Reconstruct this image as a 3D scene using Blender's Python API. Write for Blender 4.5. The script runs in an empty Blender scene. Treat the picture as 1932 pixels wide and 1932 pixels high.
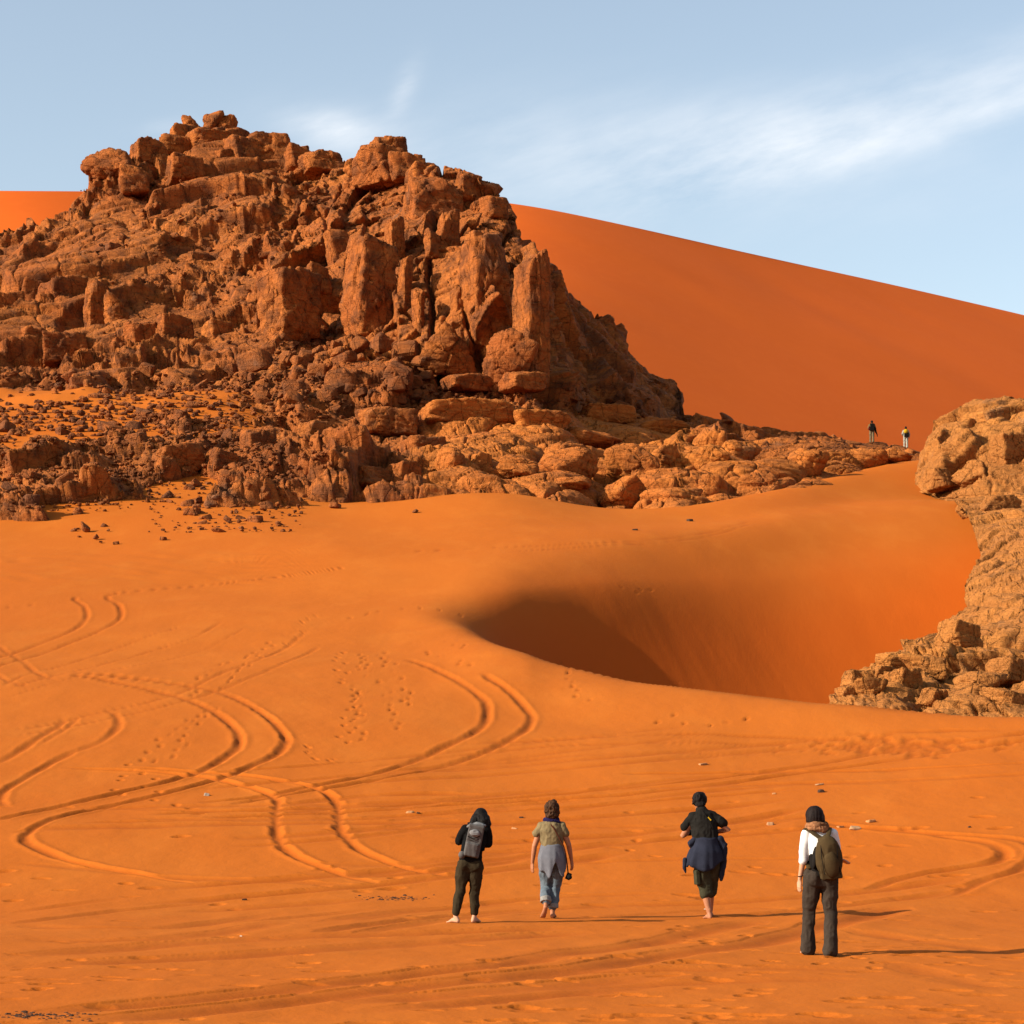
import bpy, math, random
import numpy as np
from mathutils import Vector, Matrix

random.seed(7); rng = np.random.default_rng(7)
S = bpy.context.scene; COL = S.collection
W = 1932.0; F = 4357.0; HZ = 1483.0; CAMZ = 1.9     # reference grid, focal length in its pixels, eye level row, eye height

# ------------------------------------------------------------------ camera, sky, sun, exposure
cd = bpy.data.cameras.new('camera'); cam = bpy.data.objects.new('camera', cd); COL.objects.link(cam)
cam.location = (0, 0, CAMZ); cam.rotation_euler = (math.pi/2, 0, 0)
cd.sensor_width = 36; cd.lens = 36*F/W; cd.shift_y = (HZ-W/2)/W
cd.clip_start = 0.5; cd.clip_end = 6000
S.camera = cam

SUN_EL = math.radians(27); SUN_BACK = math.radians(21)     # sun on the left, a little behind the camera
to_sun = Vector((-math.cos(SUN_BACK)*math.cos(SUN_EL), -math.sin(SUN_BACK)*math.cos(SUN_EL), math.sin(SUN_EL)))
sl = bpy.data.lights.new('sun', 'SUN'); sl.energy = 5.0; sl.angle = math.radians(0.5); sl.color = (1.0, .93, .78)
so = bpy.data.objects.new('sun', sl); COL.objects.link(so)
so.rotation_euler = to_sun.to_track_quat('Z', 'Y').to_euler(); so.location = (-60, -20, 60)

world = bpy.data.worlds.new('World'); S.world = world; world.use_nodes = True
wt = world.node_tree; wt.nodes.clear()
def wn(t, **k):
    n = wt.nodes.new(t)
    for a, b in k.items(): setattr(n, a, b)
    return n
wout = wn('ShaderNodeOutputWorld'); wbg = wn('ShaderNodeBackground'); wbg.inputs['Strength'].default_value = 0.09
sky = wn('ShaderNodeTexSky', sky_type='NISHITA'); sky.sun_disc = False
sky.sun_elevation = SUN_EL; sky.sun_rotation = math.atan2(to_sun.x, to_sun.y)
sky.air_density = 1.0; sky.dust_density = 1.3; sky.ozone_density = 2.5
def wmath(op, a, b=None, clamp=False):
    n = wn('ShaderNodeMath', operation=op); n.use_clamp = clamp
    for i, v in enumerate((a, b)):
        if v is None: continue
        if isinstance(v, (int, float)): n.inputs[i].default_value = v
        else: wt.links.new(v, n.inputs[i])
    return n.outputs[0]
tc = wn('ShaderNodeTexCoord'); sep = wn('ShaderNodeSeparateXYZ'); wt.links.new(tc.outputs['Generated'], sep.inputs[0])
ysafe = wmath('MAXIMUM', sep.outputs[1], 0.02)
ca = wmath('DIVIDE', sep.outputs[0], ysafe); ce = wmath('DIVIDE', sep.outputs[2], ysafe)   # tangents of bearing and height
def wcomb(x, y):
    n = wn('ShaderNodeCombineXYZ')
    for i, v in enumerate((x, y)):
        if isinstance(v, (int, float)): n.inputs[i].default_value = v
        else: wt.links.new(v, n.inputs[i])
    return n.outputs[0]
def wnoise(vec, scale, det, rough=.55):
    n = wn('ShaderNodeTexNoise'); n.inputs['Scale'].default_value = scale; n.inputs['Detail'].default_value = det
    n.inputs['Roughness'].default_value = rough; wt.links.new(vec, n.inputs['Vector']); return n.outputs[0]
# cirrus streak: a band climbing to the right, feathered by stretched noise
warp = wnoise(wcomb(ca, ce), 9, 4)
line = wmath('ADD', wmath('MULTIPLY', ca, .27), .2375)
dist = wmath('ADD', wmath('SUBTRACT', ce, line), wmath('MULTIPLY', wmath('SUBTRACT', warp, .5), .022))
wid_lo = wmath('ADD', wmath('MULTIPLY', ca, .03), .012)
lo = wn('ShaderNodeMapRange', interpolation_type='SMOOTHSTEP'); wt.links.new(dist, lo.inputs[0])
lo.inputs[1].default_value = -.016; lo.inputs[2].default_value = .002
hi = wn('ShaderNodeMapRange', interpolation_type='SMOOTHSTEP'); wt.links.new(dist, hi.inputs[0])
hi.inputs[1].default_value = .002; hi.inputs[2].default_value = .046; hi.inputs[3].default_value = 1; hi.inputs[4].default_value = 0
fade = wn('ShaderNodeMapRange', interpolation_type='SMOOTHSTEP'); wt.links.new(ca, fade.inputs[0])
fade.inputs[1].default_value = -.02; fade.inputs[2].default_value = .13
rot = wcomb(wmath('ADD', ca, wmath('MULTIPLY', ce, .35)), wmath('MULTIPLY', wmath('SUBTRACT', ce, wmath('MULTIPLY', ca, .3)), 3.2))
fib = wnoise(rot, 10, 9, .6)
fibr = wn('ShaderNodeMapRange'); wt.links.new(fib, fibr.inputs[0]); fibr.inputs[1].default_value = .30; fibr.inputs[2].default_value = .66
band = wmath('MULTIPLY', wmath('MULTIPLY', lo.outputs[0], hi.outputs[0]), wmath('MULTIPLY', fade.outputs[0], fibr.outputs[0]), True)
def puff(cx, cy, sx, sy, amp, lean=0.0):
    dx = wmath('DIVIDE', wmath('SUBTRACT', wmath('ADD', ca, wmath('MULTIPLY', wmath('SUBTRACT', ce, cy), lean)), cx), sx)
    dy = wmath('DIVIDE', wmath('SUBTRACT', ce, cy), sy)
    r2 = wmath('ADD', wmath('MULTIPLY', dx, dx), wmath('MULTIPLY', dy, dy))
    g = wmath('POWER', 2.718, wmath('MULTIPLY', r2, -1.0))
    return wmath('MULTIPLY', wmath('MULTIPLY', g, fibr.outputs[0]), amp)
veil = wmath('ADD', wmath('ADD', puff(-.077, .284, .020, .009, .75, .9), puff(-.046, .303, .005, .012, .45, -.35)),
             wmath('ADD', puff(-.148, .285, .014, .004, .25), puff(.06, .272, .13, .026, .42)))
cl = wmath('ADD', wmath('MULTIPLY', band, .58), veil, True)
tint = wn('ShaderNodeMixRGB', blend_type='MULTIPLY'); tint.inputs[0].default_value = 1.0
tint.inputs[2].default_value = (1.45, 1.32, 1.14, 1); wt.links.new(sky.outputs[0], tint.inputs[1])
hsv = wn('ShaderNodeHueSaturation'); hsv.inputs['Saturation'].default_value = .78; wt.links.new(tint.outputs[0], hsv.inputs['Color'])
cmix = wn('ShaderNodeMixRGB'); wt.links.new(hsv.outputs[0], cmix.inputs[1]); wt.links.new(cl, cmix.inputs[0])
cmix.inputs[2].default_value = (5.7, 5.9, 6.15, 1)
wt.links.new(cmix.outputs[0], wbg.inputs[0]); wt.links.new(wbg.outputs[0], wout.inputs[0])

S.view_settings.view_transform = 'Standard'; S.view_settings.look = 'None'
S.view_settings.exposure = 1.0; S.view_settings.gamma = 1; S.view_settings.use_curve_mapping = False

# ------------------------------------------------------------------ numeric helpers
def sstep(a, b, x):
    t = np.clip((x-a)/(b-a), 0, 1); return t*t*(3-2*t)
def _h(i, j, k, s):
    h = (i.astype(np.int64)*73856093) ^ (j.astype(np.int64)*19349663) ^ (k.astype(np.int64)*83492791) ^ (s*2654435761)
    h = (h & 0xFFFFFFFF).astype(np.uint32)
    h ^= h >> np.uint32(16); h *= np.uint32(0x7feb352d); h ^= h >> np.uint32(15); h *= np.uint32(0x846ca68b); h ^= h >> np.uint32(16)
    return h
def hf(i, j, k, s): return _h(i, j, k, s).astype(np.float64)/4294967295.0
def vn3(p, s=0):
    f = np.floor(p).astype(np.int64); t = p-f; t = t*t*(3-2*t)
    i, j, k = f[:, 0], f[:, 1], f[:, 2]; r = 0
    for a in (0, 1):
        wx = t[:, 0] if a else 1-t[:, 0]
        for b in (0, 1):
            wy = t[:, 1] if b else 1-t[:, 1]
            for c in (0, 1):
                wz = t[:, 2] if c else 1-t[:, 2]
                r = r + wx*wy*wz*hf(i+a, j+b, k+c, s)
    return r*2-1
def fbm(p, s=0, o=4, g=.5):
    r = 0; a = 1; q = p.copy()
    for n in range(o): r = r+a*vn3(q, s+n*17); a *= g; q = q*2.03+11.3
    return r
def worley(p, s=0):
    f = np.floor(p).astype(np.int64); n = len(p)
    F1 = np.full(n, 9e9); F2 = np.full(n, 9e9); C1 = np.zeros((n, 3)); C2 = np.zeros((n, 3)); H1 = np.zeros(n, np.uint32); H2 = np.zeros(n, np.uint32)
    for a in (-1, 0, 1):
        for b in (-1, 0, 1):
            for c in (-1, 0, 1):
                i, j, k = f[:, 0]+a, f[:, 1]+b, f[:, 2]+c
                h = _h(i, j, k, s)
                cc = np.stack([i+.1+.8*(h & np.uint32(1023))/1023., j+.1+.8*((h >> np.uint32(10)) & np.uint32(1023))/1023., k+.1+.8*((h >> np.uint32(20)) & np.uint32(1023))/1023.], 1)
                d = ((p-cc)**2).sum(1)
                m = d < F1; m2 = (~m) & (d < F2)
                F2[m] = F1[m]; C2[m] = C1[m]; H2[m] = H1[m]
                F1[m] = d[m]; C1[m] = cc[m]; H1[m] = h[m]
                F2[m2] = d[m2]; C2[m2] = cc[m2]; H2[m2] = h[m2]
    return np.sqrt(F1), np.sqrt(F2), C1, C2, H1, H2
def facets(P, scale, seed, tilt=.9, warp=.25, soft=.12):
    """fractured blocks: every cell has its own push and its own tilted plane; returns value and closeness to a joint"""
    q = P/np.array(scale)
    q = q+warp*np.stack([vn3(q*1.3, seed+1), vn3(q*1.3, seed+2), vn3(q*1.3, seed+3)], 1)
    f1, f2, c1, c2, h1, h2 = worley(q, seed)
    def val(c, h):
        g = lambda n: (((h*np.uint32(2654435761+n*974711)) >> np.uint32(9)) & np.uint32(1023))/511.5-1
        dq = q-c
        return g(1)+tilt*(g(2)*dq[:, 0]+g(3)*dq[:, 1]+g(4)*dq[:, 2])
    w = .5+.5*np.clip((f2-f1)/soft, 0, 1)
    return val(c1, h1)*w+val(c2, h2)*(1-w), f2-f1, f1
def beds(l, seed, rnd=6):
    """rounded beds of varied thickness and overhang, divided by thin recessed partings"""
    l = l+.35*vn3(np.stack([l*.7, l*0, l*0], 1), seed)
    i = np.floor(l).astype(np.int64); f = l-i; z = np.zeros_like(i)
    return (hf(i, z, z, seed+1)*2-1), 1-np.abs(2*f-1)**rnd, f
def pchip(x, y, xi):
    x = np.asarray(x, float); y = np.asarray(y, float); xi = np.asarray(xi, float)
    h = np.diff(x); dl = np.diff(y)/h; m = np.zeros_like(y)
    m[0] = dl[0]; m[-1] = dl[-1]
    w1 = 2*h[1:]+h[:-1]; w2 = h[1:]+2*h[:-1]
    ok = dl[:-1]*dl[1:] > 0
    with np.errstate(divide='ignore', invalid='ignore'):
        hm = (w1+w2)/(w1/dl[:-1]+w2/dl[1:])
    m[1:-1] = np.where(ok, hm, 0)
    i = np.clip(np.searchsorted(x, xi)-1, 0, len(x)-2); t = (xi-x[i])/h[i]; t = np.clip(t, 0, 1)
    t2 = t*t; t3 = t2*t
    return (2*t3-3*t2+1)*y[i]+(t3-2*t2+t)*h[i]*m[i]+(-2*t3+3*t2)*y[i+1]+(t3-t2)*h[i]*m[i+1]
def lin(x, y, xi): return np.interp(xi, x, y)
def zof(py, d): return CAMZ+(HZ-py)/F*d
def pyof(z, d): return HZ-(z-CAMZ)/d*F
def xof(px, d): return (px-W/2)/F*d

# ------------------------------------------------------------------ object helpers
def tag(o, label=None, cat=None, group=None, kind=None):
    if label: o['label'] = label
    if cat: o['category'] = cat
    if group: o['group'] = group
    if kind: o['kind'] = kind
    return o
def link(name, me, mat=None, parent=None):
    o = bpy.data.objects.new(name, me); COL.objects.link(o)
    if mat and me is not None and not me.materials: me.materials.append(mat)
    if parent: o.parent = parent
    return o
def empty(name, loc, rz=0):
    o = bpy.data.objects.new(name, None); COL.objects.link(o); o.location = loc; o.rotation_euler = (0, 0, rz); o.empty_display_size = .3
    return o
def mesh_np(name, V, Q, smooth=True):
    me = bpy.data.meshes.new(name); V = np.ascontiguousarray(V, np.float32); Q = np.ascontiguousarray(Q, np.int32)
    k = Q.shape[1]
    me.vertices.add(len(V)); me.vertices.foreach_set('co', V.ravel())
    me.loops.add(Q.size); me.loops.foreach_set('vertex_index', Q.ravel())
    me.polygons.add(len(Q)); me.polygons.foreach_set('loop_start', np.arange(0, Q.size, k, dtype=np.int32))
    me.polygons.foreach_set('loop_total', np.full(len(Q), k, np.int32))
    me.polygons.foreach_set('use_smooth', np.full(len(Q), smooth, bool))
    me.update(calc_edges=True); return me
def grid_faces(nc, nr, flip=False):
    a = (np.arange(nc-1)[:, None]*nr+np.arange(nr-1)[None, :]).ravel()
    q = np.stack([a, a+nr, a+nr+1, a+1], 1)
    return q[:, ::-1] if flip else q

# ------------------------------------------------------------------ materials
class MT:
    def __init__(s, name):
        s.m = bpy.data.materials.new(name); s.m.use_nodes = True; s.t = s.m.node_tree
        s.b = s.t.nodes['Principled BSDF']; s.b.inputs['Roughness'].default_value = .9
        s.b.inputs['Specular IOR Level'].default_value = .12
    def n(s, t, **k):
        x = s.t.nodes.new(t)
        for a, b in k.items(): setattr(x, a, b)
        return x
    def put(s, sock, v):
        if v is None: return
        if isinstance(v, (int, float)): sock.default_value = v
        elif isinstance(v, tuple): sock.default_value = v if len(v) == len(sock.default_value) else (*v, 1)
        else: s.t.links.new(v, sock)
    def pos(s, sc=(1, 1, 1), rot=(0, 0, 0), obj=False):
        m = s.n('ShaderNodeMapping'); m.inputs['Scale'].default_value = sc; m.inputs['Rotation'].default_value = rot
        if obj: s.t.links.new(s.n('ShaderNodeTexCoord').outputs['Object'], m.inputs[0])
        else: s.t.links.new(s.n('ShaderNodeNewGeometry').outputs['Position'], m.inputs[0])
        return m.outputs[0]
    def noise(s, v, sc, det=4, rough=.55, dist=0):
        x = s.n('ShaderNodeTexNoise'); s.put(x.inputs['Vector'], v); x.inputs['Scale'].default_value = sc
        x.inputs['Detail'].default_value = det; x.inputs['Roughness'].default_value = rough; x.inputs['Distortion'].default_value = dist
        return x.outputs[0]
    def vor(s, v, sc, feat='F1'):
        x = s.n('ShaderNodeTexVoronoi', feature=feat); s.put(x.inputs['Vector'], v); x.inputs['Scale'].default_value = sc
        return x.outputs
    def rng(s, v, a, b, c=0., d=1.):
        x = s.n('ShaderNodeMapRange'); s.put(x.inputs[0], v)
        for i, q in enumerate((a, b, c, d)): x.inputs[i+1].default_value = q
        return x.outputs[0]
    def mth(s, op, a, b=None):
        x = s.n('ShaderNodeMath', operation=op); s.put(x.inputs[0], a); s.put(x.inputs[1], b); return x.outputs[0]
    def mix(s, f, a, b, mode='MIX'):
        x = s.n('ShaderNodeMixRGB', blend_type=mode); s.put(x.inputs[0], f); s.put(x.inputs[1], a); s.put(x.inputs[2], b); return x.outputs[0]
    def col(s, v): s.put(s.b.inputs['Base Color'], v)
    def bump(s, h, strength=.5, dist=.05, prev=None):
        x = s.n('ShaderNodeBump'); x.inputs['Strength'].default_value = strength; x.inputs['Distance'].default_value = dist
        s.put(x.inputs['Height'], h)
        if prev is not None: s.put(x.inputs['Normal'], prev)
        s.t.links.new(x.outputs[0], s.b.inputs['Normal']); return x.outputs[0]

SAND = (.352, .089, .0088)
def sand_mat(name, ripple=True, base=SAND, red=(.34, .080, .0075), pale=(.385, .106, .0125)):
    t = MT(name); p = t.pos()
    a = t.noise(p, .05, 5); b = t.noise(t.pos((1, .35, 1)), .6, 6, .6); c = t.noise(p, 30, 3)
    k = t.mix(t.rng(a, .35, .65), red, base)
    k = t.mix(t.rng(b, .48, .72, 0, .55), k, pale)
    k = t.mix(t.rng(c, .3, .7, 0, .10), k, (.27, .07, .012))
    if ripple:
        at = t.n('ShaderNodeAttribute'); at.attribute_name = 'turned_shade'
        sp = t.n('ShaderNodeAttribute'); sp.attribute_name = 'slip_glow'
        k = t.mix(t.mth('MULTIPLY', sp.outputs['Fac'], .85), k, (.378, .068, .0052))      # loose red sand, with the hollow's bounced glow put into its colour
        k = t.mix(t.mth('MULTIPLY', at.outputs['Fac'], .65), k, (.25, .052, .005))      # coarser, redder churned sand; shade of ruts and prints put into the colour
    t.col(k)
    if ripple:
        r = t.noise(t.pos((3, 2, 3), (0, 0, .5)), 1.6, 5, .6, .4)
        n1 = t.bump(r, .22, .04)
        g = t.noise(p, 18, 5, .7)
        t.bump(g, .35, .02, n1)
    t.b.inputs['Roughness'].default_value = .95; t.b.inputs['Specular IOR Level'].default_value = .05
    return t.m
def rock_mat(name, a, b, varn, grey, dip, dusty=.0, vthr=(.5, .68)):
    t = MT(name); p = t.pos()
    n1 = t.noise(p, .13, 6, .62); n2 = t.noise(p, .7, 6, .65); n3 = t.noise(p, 5, 5, .7)
    st = t.noise(t.pos((.25, .25, 5.0), dip), .55, 6, .65, .3)          # bedding
    k = t.mix(t.rng(n1, .36, .64), a, b)
    k = t.mix(t.rng(st, .42, .66, 0, .45), k, tuple(x*.62 for x in a))
    k = t.mix(t.rng(n2, vthr[0], vthr[1], 0, .82), k, varn)
    gr = t.noise(p, .32, 5, .7)
    k = t.mix(t.rng(gr, .60, .72, 0, .7), k, grey)
    k = t.mix(t.rng(n3, .35, .7, 0, .28), k, tuple(x*.45 for x in varn))
    if dusty:
        nz = t.n('ShaderNodeSeparateXYZ'); t.t.links.new(t.n('ShaderNodeNewGeometry').outputs['True Normal'], nz.inputs[0])
        k = t.mix(t.mth('MULTIPLY', t.rng(nz.outputs[2], .72, .95), t.rng(n2, .4, .6, 0, dusty)), k, (.33, .092, .012))
    t.col(k)
    h = t.bump(st, .9, .34)
    cr = t.vor(t.pos((1, 1, .55)), .9, 'DISTANCE_TO_EDGE')[0]
    h = t.bump(t.rng(cr, 0, .03), .8, .16, h)
    cr2 = t.vor(t.pos((1.1, 1.1, .8), (.2, .1, 0)), 2.6, 'DISTANCE_TO_EDGE')[0]; h = t.bump(t.rng(cr2, 0, .04), .5, .07, h)
    h = t.bump(n2, .6, .35, h)
    t.bump(n3, .8, .15, h)
    return t.m
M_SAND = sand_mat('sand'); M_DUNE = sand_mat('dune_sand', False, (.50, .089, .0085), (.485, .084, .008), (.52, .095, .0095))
M_HILL = rock_mat('hill_rock', (.285, .075, .0148), (.375, .112, .0205), (.108, .034, .011), (.155, .074, .038), (.12, -.22, 0), .4, (.46, .62))
M_LOW = rock_mat('ledge_rock', (.375, .104, .0185), (.455, .141, .0235), (.18, .056, .015), (.225, .098, .040), (.2, -.15, 0), .4, (.52, .70))
M_PALE = rock_mat('pale_rock', (.32, .115, .026), (.385, .142, .030), (.20, .077, .024), (.20, .10, .046), (.08, .10, 0), .3, (.56, .76))
M_SCREE = rock_mat('scree_rock', (.23, .064, .0145), (.29, .085, .018), (.095, .034, .014), (.15, .078, .045), (.3, .4, 0), .25, (.42, .62))
def simple(name, c, rough=.85, var=.25, sc=14, bump=0, bd=.01, bs=40):
    t = MT(name); p = t.pos(obj=True); n = t.noise(p, sc, 4)
    t.col(t.mix(t.rng(n, .3, .7), tuple(x*(1-var) for x in c), tuple(min(1, x*(1+var)) for x in c)))
    t.b.inputs['Roughness'].default_value = rough
    if bump: t.bump(t.noise(p, bs, 3), bump, bd)
    return t.m

# ------------------------------------------------------------------ the sand sheet
# each key column: (d, py) pairs where seen, (d, None, z) where hidden
KC = {
 -500: [(44,1540),(56,1368),(76,1228),(84,1184),(93,1142),(110,1050),(115,1015),(124,968),(165,759),(232,None,33)],
    0: [(44,1540),(56,1365),(76,1225),(84,1182),(93,1140),(110,1045),(115,1018),(123,966),(165,755),(232,None,33)],
  300: [(44,1540),(56,1362),(76,1220),(84,1178),(93,1135),(110,1040),(115,1012),(126,945),(165,749),(232,None,33)],
  500: [(44,1540),(56,1360),(76,1216),(84,1172),(93,1130),(110,1035),(116,1000),(128,935),(164,755),(232,None,33)],
  650: [(44,1540),(56,1360),(77,1208),(85,1165),(93,1125),(110,1030),(117,1000),(129,948),(150,None,20.5),(232,None,30)],
  800: [(44,1542),(56,1362),(79,1196),(85,1160),(92.5,1122),(110,1028),(118,990),(131,935),(150,None,20),(232,None,29)],
  870: [(44,1543),(56,1364),(79.5,1178),(84,1150),(92,1117),(110,1024),(118,985),(132,924),(150,None,20),(232,None,29)],
  930: [(44,1544),(56,1366),(75.5,1214),(83,None,6.8),(93,1115),(110,1020),(118,982),(132,924),(150,None,20),(232,None,29)],
 1000: [(44,1545),(56,1368),(71.5,1248),(85,None,5.8),(96.5,1110),(111,1015),(119,980),(132,930),(150,None,20),(232,None,29)],
 1150: [(44,1546),(54,1385),(66,1281),(87,None,3.9),(102.5,1098),(114,1006),(121,985),(131,964),(150,None,19),(232,None,28)],
 1300: [(44,1546),(53,1400),(62.5,1300),(86.5,None,2.5),(108.5,1088),(118,1000),(124,983),(132,958),(150,None,19),(232,None,27)],
 1500: [(44,1545),(52,1413),(59.5,1319),(86.5,None,.9),(114.5,1078),(125,980),(130,960),(142,915),(160,None,22),(232,None,26)],
 1600: [(44,1543),(51,1420),(58.2,1327),(87,None,.5),(117,1066),(130,966),(136,950),(150,895),(165,None,23.5),(232,None,26)],
 1700: [(44,1540),(51,1418),(57.2,1334),(87.5,None,.25),(119,1052),(134,946),(140,939),(163,868),(175,None,25),(232,None,26)],
 1800: [(44,1535),(50,1425),(56.2,1341),(88,None,.1),(120.5,1040),(137,943),(142,946),(163,868),(175,None,25),(232,None,26)],
 1932: [(44,1528),(50,1421),(55.2,1349),(88.5,None,.0),(121.5,1030),(140,943),(145,946),(163,868),(175,None,25),(232,None,26)],
 2500: [(44,1515),(50,1420),(54.5,1360),(92,None,.6),(129,1032),(140,943),(145,946),(163,868),(175,None,25),(232,None,26)],
}
kx = sorted(KC); HEAD = [(6, -.1), (15, -.03), (24, 0.0), (34, .02)]
def colpts(px):
    r = list(HEAD)
    for q in KC[px]: r.append((q[0], q[2] if q[1] is None else zof(q[1], q[0])))
    return np.array(r)
KT = np.array([colpts(k) for k in kx])                    # [col, idx, (d,z)]
TPX = np.arange(-500, 2501, 6.0); TD = np.arange(6, 232.01, .25)
kd = np.stack([pchip(kx, KT[:, i, 0], TPX) for i in range(KT.shape[1])], 1)
kz = np.stack([pchip(kx, KT[:, i, 1], TPX) for i in range(KT.shape[1])], 1)
gk = np.exp(-.5*(np.arange(-20, 21)/10.5)**2); gk /= gk.sum()
for A in (kd, kz):
    for i in range(A.shape[1]): A[:, i] = np.convolve(np.pad(A[:, i], 20, 'edge'), gk, 'valid')
TZ = np.stack([pchip(kd[c], kz[c], TD) for c in range(len(TPX))])
for _ in range(3):                                        # slight softening between columns
    TZ[1:-1] = .25*TZ[:-2]+.5*TZ[1:-1]+.25*TZ[2:]
def sandz(px, d):
    a = np.clip((np.asarray(px, float)-TPX[0])/6.0, 0, len(TPX)-1.001); b = np.clip((np.asarray(d, float)-6)/.25, 0, len(TD)-1.001)
    i = a.astype(int); j = b.astype(int); fa = a-i; fb = b-j
    return (TZ[i, j]*(1-fa)*(1-fb)+TZ[i+1, j]*fa*(1-fb)+TZ[i, j+1]*(1-fa)*fb+TZ[i+1, j+1]*fa*fb)
def sand_hit(px, py):
    """first distance at which the sand seen along this bearing covers that row"""
    z = sandz(np.full(len(TD), float(px)), TD); r = pyof(z, TD)
    k = np.argmax((r <= py) & (TD > 9))
    if k == 0: k = len(TD)-1
    t = (r[k-1]-py)/max(1e-6, r[k-1]-r[k]); return TD[k-1]+np.clip(t, 0, 1)*.25
def to_xy(pts):
    o = []
    for px, py in pts:
        d = sand_hit(px, py); o.append((xof(px, d), d))
    return np.array(o)
def z4(l): return [(x*.5, 1056.6+y*.5) for x, y in l]
def z5(l): return [(966+x*.5, 1283+y*.5) for x, y in l]
def z6(l): return [(x*.5, 1434+y*.5) for x, y in l]
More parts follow.
